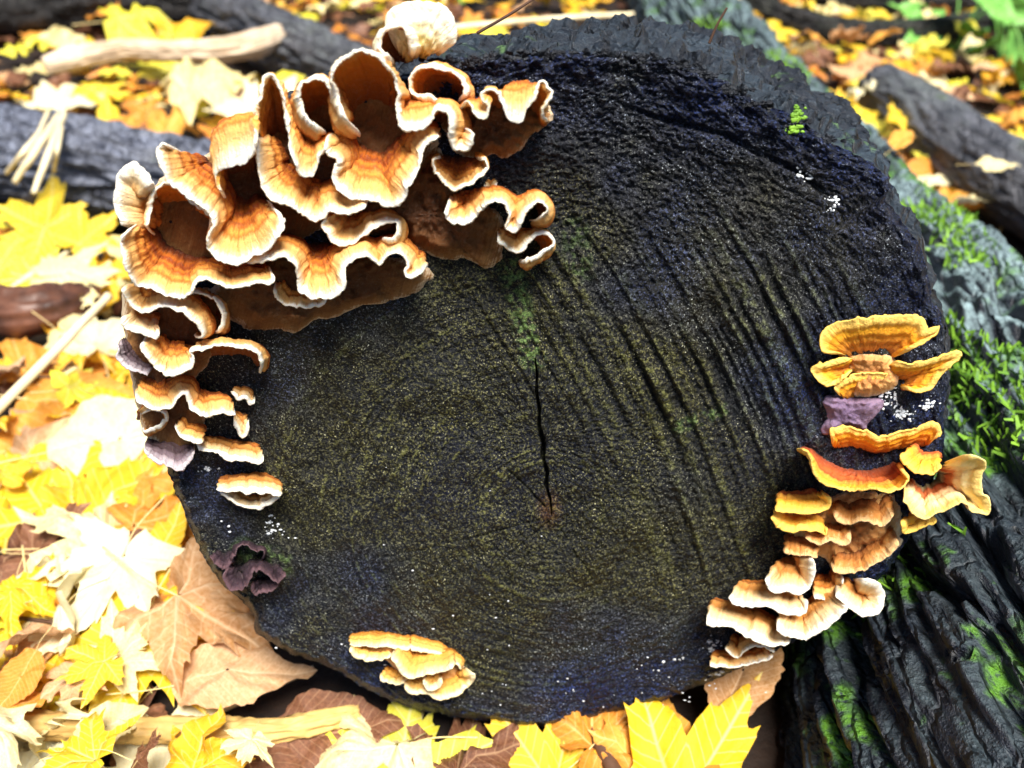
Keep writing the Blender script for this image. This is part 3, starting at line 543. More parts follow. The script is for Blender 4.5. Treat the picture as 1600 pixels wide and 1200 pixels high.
bracket('small spoon shaped fungus with orange bowl right of the fan lobe', [(680,244),(675,255),(680,268),(690,280),(702,291),(715,296),(730,290),(742,280),(755,270),(762,260),(758,250),(745,246)], [(694,244),(697,243),(701,242),(706,241),(712,240),(718,240),(724,240),(730,240),(736,240),(741,241),(744,243),(742,245)], d=22, group=UL, dome=-.02)
bracket('tiny round fungus knob on the dark wood', [(757,292),(760,299),(767,301),(774,298),(777,290)], [(761,284),(764,283),(768,282),(772,283),(775,286)], d=6, group=UL, mat='pale')
bracket('curly fungus with two drooping lobes low at the right of the big cluster', [(698,318),(695,330),(698,341),(710,350),(725,350),(740,342),(752,330),(762,319),(777,315),(790,322),(795,335),(791,345),(789,353),(797,361),(808,357),(816,347),(820,335),(832,322),(849,319),(854,330),(847,340),(834,346)],
        [(708,306),(712,305),(716,304),(722,303),(728,303),(736,304),(744,306),(752,312),(764,316),(776,316),(784,314),(790,312),(796,312),(802,312),(807,312),(812,314),(818,320),(824,330),(830,334),(832,336),(830,338),(826,340)], d=24, group=UL)
bracket('small wavy fungus rim hanging below the curly two lobed fungus', [(774,367),(780,378),(792,388),(805,395),(817,390),(825,376),(835,369),(852,367),(863,375),(858,386),(843,396),(826,407),(812,409)], [(784,364),(788,364),(794,365),(800,366),(808,367),(816,374),(822,384),(828,390),(830,393),(828,396),(824,398),(818,400),(812,402)], d=17, group=UL)
bracket('dark orange S curved fungus lobe in the shaded gap', [(507,336),(505,348),(510,365),(520,380),(532,386),(550,381),(565,371),(582,360),(597,351),(612,347),(621,352),(620,363),(610,373),(597,374)], [(520,330),(526,331),(532,332),(540,333),(550,335),(560,338),(570,343),(580,349),(588,354),(596,358),(600,362),(600,365),(598,368),(594,370)], d=24, group=UL)
bracket('long fungus shelf with a square tongue and scalloped edge at the cluster bottom', [(386,418),(400,411),(422,405),(445,402),(457,408),(465,425),(466,440),(468,455),(482,464),(505,466),(525,462),(536,450),(537,435),(541,417),(550,409),(566,402),(582,407),(592,416),(602,407),(608,400),(620,397),(632,405),(636,417),(631,426),(634,433),(646,434),(660,427),(672,419)],
        [(392,402),(406,398),(420,394),(434,392),(448,390),(460,386),(470,384),(480,382),(490,381),(502,381),(514,382),(524,384),(532,388),(540,392),(550,394),(562,394),(574,393),(586,393),(596,392),(604,391),(614,391),(622,392),(630,396),(636,400),(642,404),(648,407),(656,410),(664,412)], d=30, group=UL)
bracket('thin brown fungus lip tucked under the square tongue', [(427,448),(431,464),(449,477),(475,482),(500,476),(512,470)], [(436,440),(446,446),(460,450),(476,452),(490,452),(504,456)], d=13, group=UL)
bracket('long streaked fungus lobe from a raised tip to a wide white edged foot', [(276,240),(258,226),(245,232),(250,256),(262,284),(285,299),(305,318),(326,334),(333,346),(326,364),(322,384),(335,400),(355,412),(375,412),(396,402),(420,388),(436,370),(444,350),(437,332),(426,316)],
        [(316,252),(318,252),(320,253),(324,256),(328,259),(334,263),(342,268),(350,273),(358,278),(364,282),(370,286),(376,289),(382,292),(388,294),(393,296),(398,298),(403,301),(407,304),(410,308),(412,312)], d=32, group=UL, dome=.10)
bracket('pale upright fungus flap standing at the left end of the big cluster', [(243,290),(236,280),(220,262),(203,257),(186,272),(180,300),(182,330),(192,358)], [(246,318),(246,316),(246,316),(246,318),(246,322),(246,328),(245,336),(244,345)], d=24, group=UL, dome=.2, th=2.4, mat='pale')
bracket('large bowl shaped fungus with dark red centre and thick white lip', [(196,352),(188,372),(192,400),(200,428),(214,445),(232,450),(250,457),(267,465),(283,467),(297,462),(306,451),(309,442),(320,439),(336,442),(352,450),(368,452),(390,448),(412,445),(427,442),(431,434),(426,422)],
        [(240,345),(246,352),(252,360),(258,366),(266,372),(274,377),(282,382),(290,386),(298,390),(306,393),(314,396),(322,399),(330,402),(340,404),(350,406),(360,408),(372,410),(384,412),(396,413),(406,414),(414,415)], d=33, group=UL, dome=.05)
bracket('brown arched fungus lip inside the bowl under the raised tip', [(228,362),(236,312),(250,291),(270,285),(286,296),(302,316),(322,330),(336,348)], [(252,372),(258,374),(266,376),(276,378),(288,380),(298,382),(308,384),(318,386)], d=22, group=UL)
bracket('thin orange fungus edge arching over a dark hole at the left rim', [(188,446),(194,464),(207,479),(225,487),(257,479),(280,487),(297,497),(310,507),(314,522),(306,531)], [(212,448),(222,454),(234,459),(248,462),(266,464),(284,470),(296,480),(303,492),(306,502),(304,512)], d=27, group=LM)
bracket('brown fungus flap hanging beside the dark hole', [(296,452),(320,462),(340,474),(349,490),(347,506),(341,521)], [(306,492),(312,498),(318,504),(322,508),(325,512),(326,517)], d=18, group=LM)
bracket('white fungus lobe closing the left side of the dark hole', [(188,495),(192,508),(203,516),(216,518),(232,526),(246,528),(250,518)], [(210,492),(216,492),(222,494),(229,496),(236,499),(242,504),(246,510)], d=25, group=LM, mat='pale')
bracket('fungus shelf with white scalloped front and long brown underside at the left rim', [(223,528),(220,543),(232,562),(247,577),(263,587),(285,583),(300,572),(302,560),(297,550),(312,548),(335,544),(357,540),(375,544),(391,547),(402,553),(407,566),(409,580)],
        [(238,526),(244,530),(252,533),(260,535),(268,536),(277,537),(286,540),(293,550),(300,566),(312,578),(326,581),(342,582),(358,582),(374,582),(386,582),(396,582),(403,583)], d=24, group=LM)
bracket('old purple grey fungus scale at the outer left rim', [(181,538),(184,556),(197,571),(215,581),(236,584)], [(198,528),(208,536),(218,545),(227,555),(236,566)], d=14, group=LM, mat='old', dome=.02)
bracket('orange and cream fungus with a notched edge below the brown underside', [(206,616),(220,630),(240,638),(260,640),(273,630),(287,614),(293,623),(298,640),(310,648),(330,650),(350,647),(365,650),(368,640)], [(224,598),(236,595),(248,593),(260,592),(272,592),(283,594),(292,598),(300,606),(310,614),(322,620),(335,625),(348,629),(358,632)], d=20, group=LM)
bracket('little brown fungus curl below the notched edge', [(234,641),(257,644),(260,655),(246,666),(222,674)], [(214,652),(220,653),(226,655),(228,658),(224,662)], d=14, group=LM)
bracket('small tongue shaped fungus above the grey fan', [(272,668),(278,680),(297,688),(317,693)], [(280,656),(292,660),(303,667),(313,674)], d=15, group=LM)
bracket('old grey fan shaped fungus on the left rim', [(222,698),(232,714),(248,723),(264,728),(281,736),(294,724),(308,704)], [(232,684),(242,678),(254,675),(266,674),(278,677),(290,684),(300,692)], d=13, group=LM, mat='old', dome=.02)
bracket('thin cream fungus ledge right of the grey fan', [(303,697),(320,705),(337,708),(351,716),(380,720),(407,722),(411,712)], [(312,690),(328,690),(344,690),(358,690),(374,692),(390,697),(402,704)], d=13, group=LM, mat='pale')
bracket('pair of tiny fungus buttons on the dark wood', [(362,617),(371,625),(384,623),(391,631),(399,624)], [(367,612),(374,611),(381,612),(388,614),(395,617)], d=8, group=LM, mat='pale')
bracket('tiny drop shaped fungus under the tiny buttons', [(364,658),(369,669),(374,681),(384,680),(389,662)], [(370,646),(374,643),(379,642),(384,644),(388,649)], d=8, group=LM, mat='pale')
bracket('lone lip shaped fungus with cream top below the small ledges', [(336,763),(352,768),(372,768),(390,771),(410,769),(428,772),(442,775)], [(352,757),(364,752),(378,746),(392,743),(406,746),(418,753),(430,763)], d=15, group=LM, mat='pale')
bracket('lower lip of the lone lip shaped fungus', [(340,769),(357,778),(372,786),(388,793),(404,795),(416,787),(430,781),(441,776)], [(354,770),(368,772),(382,773),(394,774),(406,774),(416,774),(424,774),(432,773)], d=10, group=LM, mat='pale')
for lab, rm, rt, d_ in [('dead dark fungus curl at the outer left of the mossy spot', [(330,868),(335,880),(350,884),(366,876)], [(340,866),(346,866),(352,867),(360,868)], 10),
        ('dead blackish ruffled fungus beside green moss', [(350,888),(348,905),(360,920),(378,918),(392,908),(398,890),(412,896),(424,910),(440,908),(452,900)], [(372,880),(374,882),(378,885),(383,886),(389,886),(395,884),(404,888),(412,892),(422,894),(430,896)], 16),
        ('dead purplish lower fungus fold beside green moss', [(392,912),(396,924),(410,927),(428,924),(440,912)], [(400,905),(404,906),(412,907),(420,906),(428,904)], 12),
        ('dead dark upper fungus fold beside green moss', [(358,872),(366,862),(384,856),(402,860),(414,870)], [(372,884),(378,884),(386,884),(394,884),(402,884)], 12)]:
    bracket(lab, rm, rt, 'dead', d_, wav=2.2, th=1.4, group='dead dark fungi at the lower left')
# bottom cluster
crust('yellow fungus base under the small frilly bottom cluster', [(560,1004),(600,996),(650,1004),(700,1020),(730,1045),(728,1068),(690,1082),(650,1078),(625,1055),(600,1030),(570,1024)], 'crust_orange', 5, seed=13)
bracket('frosted upper ledge of the yellow bottom cluster', [(543,1011),(560,1010),(585,1009),(612,1012),(645,1014)], [(556,1000),(572,993),(592,990),(614,992),(636,1000)], 'yellow', 12, group=LW)
bracket('shell shaped lip under the frosted ledge of the bottom cluster', [(543,1012),(557,1025),(577,1033),(596,1031),(613,1025)], [(558,1012),(570,1011),(582,1011),(594,1012),(604,1014)], 'yellow', 13, group=LW)
bracket('broad golden lobe in the middle of the bottom cluster', [(608,1026),(622,1043),(638,1060),(657,1059),(676,1053),(692,1048),(712,1040)], [(630,1005),(642,1004),(655,1006),(668,1008),(680,1012),(691,1018),(702,1026)], 'yellow', 18, group=LW)
bracket('little oval lobe at the lower left of the bottom cluster', [(593,1057),(601,1066),(619,1071),(633,1063)], [(604,1048),(612,1046),(621,1047),(630,1052)], 'yellow', 12, group=LW)
bracket('lowest scalloped lobe of the bottom cluster', [(626,1071),(645,1085),(665,1085),(682,1093),(712,1088),(726,1076),(742,1060),(734,1046)], [(648,1062),(662,1057),(675,1054),(688,1051),(700,1048),(710,1045),(718,1043),(722,1040)], 'yellow', 15, group=LW)
bracket('small round curl in front of the lowest scalloped lobe', [(661,1064),(667,1077),(682,1078),(692,1064)], [(668,1054),(674,1052),(681,1052),(687,1055)], 'yellow', 18, group=LW)
bracket('frosted upper frill at the right of the bottom cluster', [(636,1012),(660,1018),(685,1024),(708,1036),(722,1050)], [(645,1002),(664,1003),(684,1009),(702,1019),(716,1034)], 'yellow', 10, group=LW)
# right rim
bracket('large orange fungus wing with its smooth underside showing on the right rim', [(1300,553),(1284,546),(1280,530),(1293,513),(1317,502),(1350,497),(1383,495),(1417,494),(1440,497),(1448,510),(1447,517),(1468,513),(1457,527),(1433,540),(1415,551)], [(1330,558),(1334,558),(1338,557),(1342,556),(1348,555),(1354,554),(1360,554),(1366,554),(1372,554),(1378,554),(1382,555),(1386,556),(1388,557),(1390,558),(1392,560)], 'orange', 11, group=RR, dome=-.06)
bracket('small round orange fungus ear below the large orange wing', [(1325,582),(1311,597),(1297,602),(1277,593),(1269,580),(1277,570),(1300,565),(1328,560)], [(1342,572),(1341,573),(1340,573),(1339,571),(1338,568),(1338,565),(1339,562),(1340,560)], 'orange', 8, group=RR, dome=-.06)
bracket('orange fungus tongue above the purple crust', [(1300,614),(1317,596),(1337,584),(1362,584),(1384,583),(1382,595)], [(1332,620),(1338,620),(1346,620),(1354,619),(1362,617),(1368,614)], 'orange', 8, group=RR, dome=-.06)
bracket('orange fungus arm reaching past the right edge of the log', [(1392,560),(1420,568),(1445,565),(1470,557),(1495,549),(1501,556),(1484,573),(1467,594),(1441,613),(1422,607)], [(1384,580),(1386,584),(1390,588),(1394,592),(1397,595),(1399,597),(1400,599),(1401,602),(1400,604),(1398,605)], 'orange', 10, group=RR, dome=-.06)
crust('orange fungus base joining the upper orange wings', [(1325,556),(1360,552),(1395,556),(1405,580),(1400,604),(1370,618),(1335,620),(1328,590)], 'crust_orange', 6, seed=17)
crust('lumpy purple grey crust under the upper orange fungi', [(1283,625),(1300,616),(1340,620),(1378,624),(1374,645),(1358,660),(1350,672),(1322,668),(1296,680),(1279,674),(1290,650)], 'crust_purple', 4, seed=19)
bracket('bat wing shaped orange fungus in the middle of the right rim', [(1294,689),(1298,674),(1317,667),(1340,670),(1363,677),(1374,688),(1381,683),(1410,672),(1437,667),(1460,661),(1468,671),(1459,694)], [(1310,697),(1318,698),(1328,699),(1340,700),(1354,702),(1368,704),(1382,703),(1396,700),(1410,697),(1424,696),(1436,696),(1444,697)], 'orange', 9, group=RR, dome=-.06)
bracket('wide orange fungus shelf with thick rim and striped red inside', [(1241,702),(1258,703),(1266,718),(1270,738),(1278,751),(1300,760),(1337,766),(1377,766),(1406,763),(1421,748),(1414,732)], [(1252,698),(1266,702),(1280,709),(1294,716),(1308,723),(1324,729),(1340,733),(1356,734),(1372,731),(1386,726),(1396,722)], 'orange', 30, group=RR, dome=-.03)
bracket('small orange fungus finger right of the striped shelf', [(1404,712),(1414,726),(1430,739),(1450,741),(1472,733)], [(1418,708),(1428,712),(1440,718),(1452,721),(1464,723)], 'orange', 20, group=RR)
bracket('cream fungus fan with red stripes jutting out past the log edge', [(1407,766),(1415,785),(1427,803),(1443,813),(1460,807),(1483,793),(1503,783),(1520,800),(1540,803),(1547,787),(1534,770),(1533,743),(1541,723),(1527,710),(1503,707)], [(1420,752),(1426,755),(1433,757),(1440,758),(1447,758),(1453,757),(1458,755),(1462,752),(1465,749),(1467,746),(1468,742),(1468,738),(1467,734),(1465,731),(1462,729)], 'cream_red', 27, group=RR, dome=.08)
bracket('small orange curl under the cream red fan', [(1407,814),(1412,833),(1430,831),(1447,824),(1465,814)], [(1420,806),(1428,805),(1436,804),(1444,804),(1452,804)], 'orange', 22, group=RR)
crust('wide brown orange fungus sheet below the striped shelf', [(1228,826),(1262,800),(1300,775),(1350,764),(1400,770),(1412,800),(1408,845),(1388,868),(1360,885),(1335,894),(1305,893),(1285,872),(1250,868),(1226,862)], 'crust_orange', 7, seed=23)
bracket('left fungus frill with red top and yellow lip above the brown sheet', [(1206,797),(1231,800),(1254,803),(1280,801),(1298,788),(1293,770)], [(1224,785),(1238,779),(1252,774),(1264,770),(1274,768),(1280,766)], 'orange', 22, group=RR)
bracket('dark red fungus frill just under the yellow lipped one', [(1200,806),(1214,820),(1231,829),(1254,829),(1277,831),(1291,837),(1293,826)], [(1214,808),(1226,808),(1240,809),(1254,811),(1268,813),(1278,816),(1284,818)], 'orange', 20, group=RR)
for lab, rm, rt, d_ in [('brown orange fungus lip at the left of the brown sheet', [(1224,862),(1242,869),(1260,866),(1278,873)], [(1234,846),(1246,842),(1258,842),(1270,846)], 20),
        ('scalloped lower lip of the brown fungus sheet', [(1296,890),(1316,896),(1340,894),(1364,884),(1387,868),(1408,846)], [(1304,864),(1322,862),(1342,858),(1360,850),(1376,838),(1392,822)], 20),
        ('wavy brown fungus lip in the middle of the brown sheet', [(1256,842),(1278,852),(1298,847),(1316,852),(1334,838)], [(1266,824),(1280,822),(1296,821),(1310,820),(1322,818)], 19),
        ('upper brown fungus lip close under the striped orange shelf', [(1298,806),(1325,820),(1352,815),(1376,822),(1400,803)], [(1304,788),(1326,786),(1350,784),(1372,782),(1392,780)], 20)]:
    bracket(lab, rm, rt, 'lip', d_, group=RR)
bracket('upper humped white fungus lobe of the lower right steps', [(1196,902),(1198,916),(1210,925),(1231,925),(1248,928),(1266,920),(1273,896),(1270,867)], [(1214,892),(1220,884),(1227,878),(1234,874),(1241,871),(1248,870),(1254,868),(1260,866)], 'pale', 26, group=RR)
bracket('second white fungus step with brown back on the lower right', [(1134,934),(1149,945),(1172,948),(1196,948),(1219,957),(1239,961),(1258,957),(1262,942)], [(1162,926),(1174,920),(1188,917),(1202,918),(1216,921),(1230,926),(1242,931),(1252,935)], 'pale', 26, group=RR)
bracket('widest white fungus step leaning over the lowest curl', [(1096,969),(1114,978),(1143,981),(1175,998),(1196,1009),(1219,1010),(1240,1003)], [(1118,954),(1136,951),(1156,952),(1178,957),(1198,963),(1216,972),(1230,984)], 'pale', 28, group=RR)
bracket('white fungus step curving round to the log edge', [(1208,974),(1225,989),(1248,998),(1266,996),(1289,981),(1307,967),(1322,954),(1324,942)], [(1224,963),(1238,958),(1252,953),(1264,947),(1275,940),(1284,932),(1292,924),(1298,917)], 'pale', 28, group=RR)
bracket('ragged white fungus lobe sticking out from the log edge on the lower right', [(1303,925),(1310,939),(1325,948),(1344,960),(1359,961),(1374,957),(1382,932),(1371,910),(1344,902)], [(1308,908),(1314,912),(1320,915),(1326,917),(1331,917),(1335,916),(1337,913),(1336,909),(1332,906)], 'pale', 27, group=RR)
bracket('brown backed fungus curl between the white steps', [(1268,930),(1285,938),(1303,936),(1318,922),(1318,905)], [(1276,905),(1286,900),(1296,897),(1304,894),(1310,892)], 'classic', 16, group=RR)
bracket('small wavy fungus curl under the widest white step', [(1131,1012),(1143,1025),(1155,1027),(1167,1016),(1181,1010),(1199,1013),(1210,1024)], [(1144,1003),(1153,1001),(1162,1001),(1172,1002),(1182,1004),(1192,1007),(1200,1010)], 'classic', 18, group=RR)
bracket('lowest thin brown fungus step above the log bottom edge', [(1104,1037),(1117,1044),(1146,1043),(1175,1036),(1199,1033),(1211,1025)], [(1118,1032),(1132,1029),(1148,1026),(1164,1023),(1180,1021),(1194,1019)], 'classic', 16, group=RR)
# pale fungus on the top edge of the log
bracket('fuzzy pale yellow fungus on the top rim of the log', [(706,74),(713,50),(705,25),(688,9),(650,4),(618,12),(604,30),(602,48)], [(664,88),(662,86),(660,84),(656,82),(650,82),(644,84),(640,88),(636,92)], 'whiteyellow', 8, group=UL, dome=.22, th=3)
bracket('brown hollow under the fuzzy pale fungus on the top rim', [(608,92),(597,76),(598,55),(607,45),(621,43),(633,48),(641,66),(646,82)], [(620,96),(620,95),(621,94),(623,93),(626,92),(630,92),(634,93),(638,95)], 'whiteyellow', 17, group=UL, th=2.6)

# white mould flecks, moss on the log
def flecks(name, label, centers, mat, cat, rmin, rmax, nmul, seed, kind='stuff'):
    rg = np.random.default_rng(seed); Vs, Fs, n0 = [], [], 0
    for (x, y, sx, sy, n_) in centers:
        for k in range(int(n_*nmul)):
            px = x+rg.normal()*sx; py = y+rg.normal()*sy; r_ = rg.uniform(rmin, rmax)
            V, Fc = lump(on_face(np.array(px), np.array(py), -.0004), r_*.75, seed+k, 10, (rg.uniform(.7, 1.6), .55, rg.uniform(.6, 1.2)), .5)
            Vs.append(V); Fs.append(Fc+n0); n0 += len(V)
    V, c = rebase(np.vstack(Vs)); o = obj(name, mesh(name, V, np.vstack(Fs)), M[mat]); o.location = c
    return tag(o, label, cat, kind=kind)
flecks('white_mould', 'white powdery mould flecks on the lower left of the sawn face', [(385,825,12,6,40),(405,815,14,4,22),(425,838,12,6,22),(320,733,8,2,8)], 'mould', 'mould', .0003, .0009, 2, 101)
flecks('white_mould', 'white mould patch beside the lowest right fungus step', [(1085,1028,12,5,40),(1112,1012,8,8,40),(1110,1050,12,4,14),(1060,1045,26,10,16)], 'mould', 'mould', .0003, .0010, 2, 103)
flecks('white_mould', 'white mould crust under the upper orange fungus', [(1400,630,11,12,60),(1450,628,6,8,16),(1408,648,8,5,20)], 'mould', 'mould', .0003, .0010, 2, 105)
flecks('white_mould', 'scattered white specks along the bottom edge of the sawn face', [(800,1085,90,10,26),(980,1080,90,12,22),(550,1004,12,6,10),(700,900,160,80,30)], 'mould', 'mould', .0003, .0007, 1, 107)
flecks('white_mould', 'cream fibre flecks along the upper right rim of the log', [(1262,272,9,5,10),(1302,318,5,6,9),(1350,382,6,6,8)], 'mould', 'mould', .0003, .0010, 2, 109)
flecks('moss', 'bright green moss sprig on the upper right rim of the log', [(1245,180,5,8,40),(1240,203,5,4,20)], 'moss', 'moss', .0005, .0014, 1, 111)
flecks('moss', 'green moss beside the dead dark fungus', [(400,868,12,4,40),(432,892,10,5,40)], 'moss', 'moss', .0004, .0012, 1, 113)
flecks('bark_crumbs', 'dark bark crumbs along the top edge of the log', [(x_, y_+5, 14, 4, 24) for x_, y_ in OUT[1:8]]+[((OUT[q][0]+OUT[q+1][0])/2, (OUT[q][1]+OUT[q+1][1])/2+5, 14, 4, 24) for q in range(1, 7)], 'bark_log', 'bark', .0006, .0016, 1.6, 115)

# ------------------------------------------------------------------ leaves
ML = [(0,1.0),(4,.87),(8,.80),(11.5,.84),(14,.71),(20,.60),(26,.47),(31,.55),(35,.63),(37,.73),(41,.74),(50,.97),(54,.84),(59,.76),(62,.79),(66,.62),(75,.50),(83,.40),(90,.48),(97,.55),(99,.62),(107,.70),(112,.58),(118,.56),(122,.46),(135,.38),(150,.33),(165,.28),(178,.10)]
def leaf_mesh(kind, seed, curl=.25):
    rg = np.random.default_rng(seed)
    if kind == 'maple':
        c = np.array([p[0] for p in ML]); r = np.array([p[1] for p in ML]); veins = np.array([0, 50, -50, 106, -106.])
        A, R = [], []
        for sg in (1, -1):
            j = 1+.07*rg.normal(size=len(c)); lob = 1+.10*np.interp(c, [0, 50, 106, 180], rg.normal(size=4))
            for q in range(len(c)):
                if sg == -1 and c[q] == 0: continue
                A.append(sg*c[q]); R.append(r[q]*j[q]*lob[q])
    else:
        c = np.arange(-176, 180, 8.); veins = np.array([0., 180.])
        wd = rg.uniform(.36, .5); th_ = np.radians(c); A = list(c); R = list(.62/np.sqrt((np.cos(th_))**2+(np.sin(th_)*.62/wd)**2)*(1+.03*rg.normal(size=len(c)))*(1+.5*np.exp(-(c/9)**2)))
    A = np.array(A); R = np.array(R); o_ = np.argsort(A); A = A[o_]; R = R[o_]
    mid = (A+np.roll(A, -1))/2; mid[-1] = 179.9; mr = (R+np.roll(R, -1))/2*(.97 if kind == 'maple' else 1.0)
    A = np.concatenate([A, mid]); R = np.concatenate([R, mr]); o_ = np.argsort(A); A = A[o_]; R = R[o_]
    sN = np.array([.03, .25, .5, .72, .88, 1.0]); n_, m_ = len(A), len(sN)
    T = np.radians(A)[:, None]; rr = R[:, None]*sN
    x = np.sin(T)*rr; y = np.cos(T)*rr
    if kind != 'maple': y = y+.55
    da = np.min(np.abs(A[:, None]-veins), axis=1)[:, None]
    if kind == 'maple': dv = np.sin(np.radians(np.clip(da, 0, 80)))*rr; fold = dv
    else: dv = np.abs(x); fold = dv
    z = .05*curl*4*fbm(x*5, y*5, seed, 2, seed+4)+rg.uniform(.25, .5)*fold*.5-rg.uniform(.2, 1)*curl*(rr**2)*.6+curl*.35*fbm(x*2.4+seed, y*2.4, 0, 2, seed)+rg.normal()*curl*.5*x*y+.012*fbm(x*14, y*14, seed, 2, seed+1)
    th_ = .008
    V = np.stack([x, y, z], -1).reshape(-1, 3); fc = grid_faces(n_, m_, True)
    va = np.cos(np.radians(np.clip(da, 0, 85)))*rr if kind == 'maple' else np.abs(y)
    return mesh('leaf_'+kind, V, fc, dict(vein=dv.reshape(-1), va=va.reshape(-1), rim=np.repeat(sN[None], n_, 0).reshape(-1)))
MAPLE = [leaf_mesh('maple', 300+i, .18+.07*i) for i in range(9)]; OVAL = [leaf_mesh('oval', 400+i, .2+.06*i) for i in range(5)]
NVAR = {}
def leaf_data(shape, i, col):                   # one mesh per shape and colour, shared by all its copies
    k = (shape, i, col)
    if k not in NVAR:
        me = (MAPLE if shape == 'maple' else OVAL)[i].copy(); me.materials.clear(); me.materials.append(LC[col]); NVAR[k] = me
    return NVAR[k]
sv, sf = tube([(0, .03, 0), (.03, -.3, .04), (-.02, -.75, .0)], [.007, .006, .010], 7, 14); STALK = mesh('leaf_stalk', sv, sf); STALK.materials.append(M['stalk'])
def put_leaf(px, py, size, rot, col, tilt=15, z=.015, shape='maple', var=0, label=None, roll=0, group=None, stalk=True, face=False, d=.02):
    c = on_face(np.array(float(px)), np.array(float(py)), d) if face else on_z(np.array(float(px)), np.array(float(py)), z)
    root = empty('maple_leaf' if shape == 'maple' else 'oval_leaf', c)
    Mx = Matrix.Rotation(math.radians(tilt), 4, 'X') @ Matrix.Rotation(math.radians(roll), 4, 'Y') @ Matrix.Rotation(math.radians(-rot), 4, 'Z')
    root.rotation_euler = Mx.to_euler(); root.scale = (size,)*3
    b = obj('blade', leaf_data(shape, var, col), None, root); b.location = (0, -.35, 0)
    if stalk: s_ = obj('stalk', STALK, None, root); s_.location = (0, -.35, 0)
    return tag(root, label, 'leaf', group)
T = 'maple'
H = [ # px, py, size(m), rot, colour, tilt, z, shape, variant, label
 (45,345,.085,-60,'yellow',28,.03,T,0,'bright yellow maple leaf against the blue grey log'),
 (148,362,.060,40,'yellow',30,.035,T,1,'smaller bright yellow maple leaf touching the left fungi'),
 (128,425,.075,80,'pale',22,.05,T,2,'bleached white leaf under the bright yellow leaves'),
 (20,425,.06,-90,'lime',18,.035,T,3,'lime yellow leaf edge on the dark bark strip'),
 (70,560,.075,20,'orange',15,.02,T,4,'rust orange leaf behind the long straw'),
 (140,520,.06,-30,'pale',20,.035,T,5,'pale yellow leaf behind the upper end of the long straw'),
 (90,630,.085,100,'orange',15,.035,'oval',0,'smooth orange leaf below the long straw'),
 (150,690,.085,70,'pale',12,.045,'oval',1,'white glossy leaf touching the old grey fungi'),
 (50,685,.07,-20,'tan',15,.03,T,6,'tan folded leaf under the white glossy leaf'),
 (50,770,.095,-40,'yellow',22,.03,T,2,'large yellow maple leaf at the left of the log'),
 (170,790,.085,25,'gold',25,.035,T,7,'golden brown maple leaf with round holes beside the log'),
 (255,735,.075,60,'orange',20,.04,'oval',2,'orange brown leaf tucked against the log edge'),
 (260,835,.065,100,'orange',20,.035,T,5,'rust orange curled leaf against the lower left of the log'),
 (162,912,.065,200,'pale',20,.05,T,1,'bleached white maple leaf with toothed tips'),
 (278,905,.07,60,'gold',20,.045,T,3,'yellow folded leaf between white leaf and log'),
 (335,965,.082,120,'tan',28,.045,T,8,'large tan pink maple leaf leaning on the log'),
 (330,1062,.055,80,'tan',18,.03,'oval',3,'tan rounded leaf lobe below the large tan leaf'),
 (90,1030,.085,150,'yellow',20,.02,T,4,'deep yellow torn maple leaf above the yellow stick'),
 (205,1045,.075,-170,'yellow',22,.028,T,0,'yellow maple leaf under the large tan leaf'),
 (25,880,.065,10,'brown',10,.015,T,6,'brown crumpled leaf at the left of the white maple leaf'),
 (30,960,.06,100,'brown',12,.015,'oval',4,'purplish brown leaf under the thin dark twig'),
 (232,985,.06,90,'orange',15,.03,'oval',0,'rust brown leaf under the large tan leaf edge'),
 (625,1172,.085,10,'lime',25,.012,T,2,'pale lime maple leaf below the bottom fungus cluster'),
 (480,1150,.055,80,'brown',15,.012,'oval',1,'brown dry curled leaf beside the yellow stick'),
 (560,1180,.065,-100,'pale',12,.012,T,5,'cream leaf under the pale lime maple leaf'),
 (880,1170,.065,15,'gold',25,.012,T,3,'golden folded leaf under the log beside the dark twig'),
 (965,1130,.055,50,'orange',25,.018,T,7,'orange leaf between the dark twig and the big yellow leaf'),
 (1105,1196,.085,35,'yellow',20,.018,T,1,'big yellow maple leaf in front of the log at the bottom right'),
 (1150,1070,.05,30,'tan',35,.03,'oval',2,'small tan leaf behind the big yellow maple leaf'),
 (1010,1190,.06,-60,'orange',15,.014,T,4,'orange brown leaf under the big yellow maple leaf'),
 (760,1190,.055,60,'brown',10,.01,T,6,'dark brown leaf in the shade under the log'),
 (60,1175,.075,30,'pale',10,.012,T,8,'white leaf below the yellow stick at the left'),
 (220,1180,.07,-40,'pale',10,.012,T,0,'cream leaf below the middle of the yellow stick'),
 (380,1185,.06,140,'brown',10,.01,'oval',0,'dark brown leaf below the yellow stick'),
 (330,130,.11,60,'pale',15,.05,T,7,'bleached leaf behind the upper left fungi'),
 (395,160,.085,-20,'pale',25,.05,T,4,'second bleached leaf right behind the upper left fungi'),
 (240,105,.08,-80,'lime',15,.03,T,1,'yellow green leaf under the pale bare branch'),
 (95,150,.09,30,'pale',10,.02,T,3,'cream leaf above the blue grey log'),
 (170,140,.08,100,'yellow',10,.02,T,2,'yellow leaf above the blue grey log'),
 (250,195,.08,-30,'orange',12,.02,T,8,'orange leaf above the blue grey log'),
 (225,30,.12,80,'lime',20,.06,T,5,'pale green yellow leaf at the back by the grooved log'),
 (265,48,.10,-20,'gold',15,.05,T,6,'golden leaf at the back by the grooved log'),
 (1345,110,.07,0,'tan',15,.02,T,3,'tan leaf before the blunt end of the grey log'),
 (1405,222,.03,40,'orange',15,.135,'oval',2,'small orange leaf lying on the mossy trunk'),
 (1545,258,.035,90,'pale',5,.078,'oval',1,'small cream leaf lying on the smooth grey log'),
 (1205,45,.07,20,'yellow',20,.03,T,0,'yellow leaf before the bowed black branch'),
]
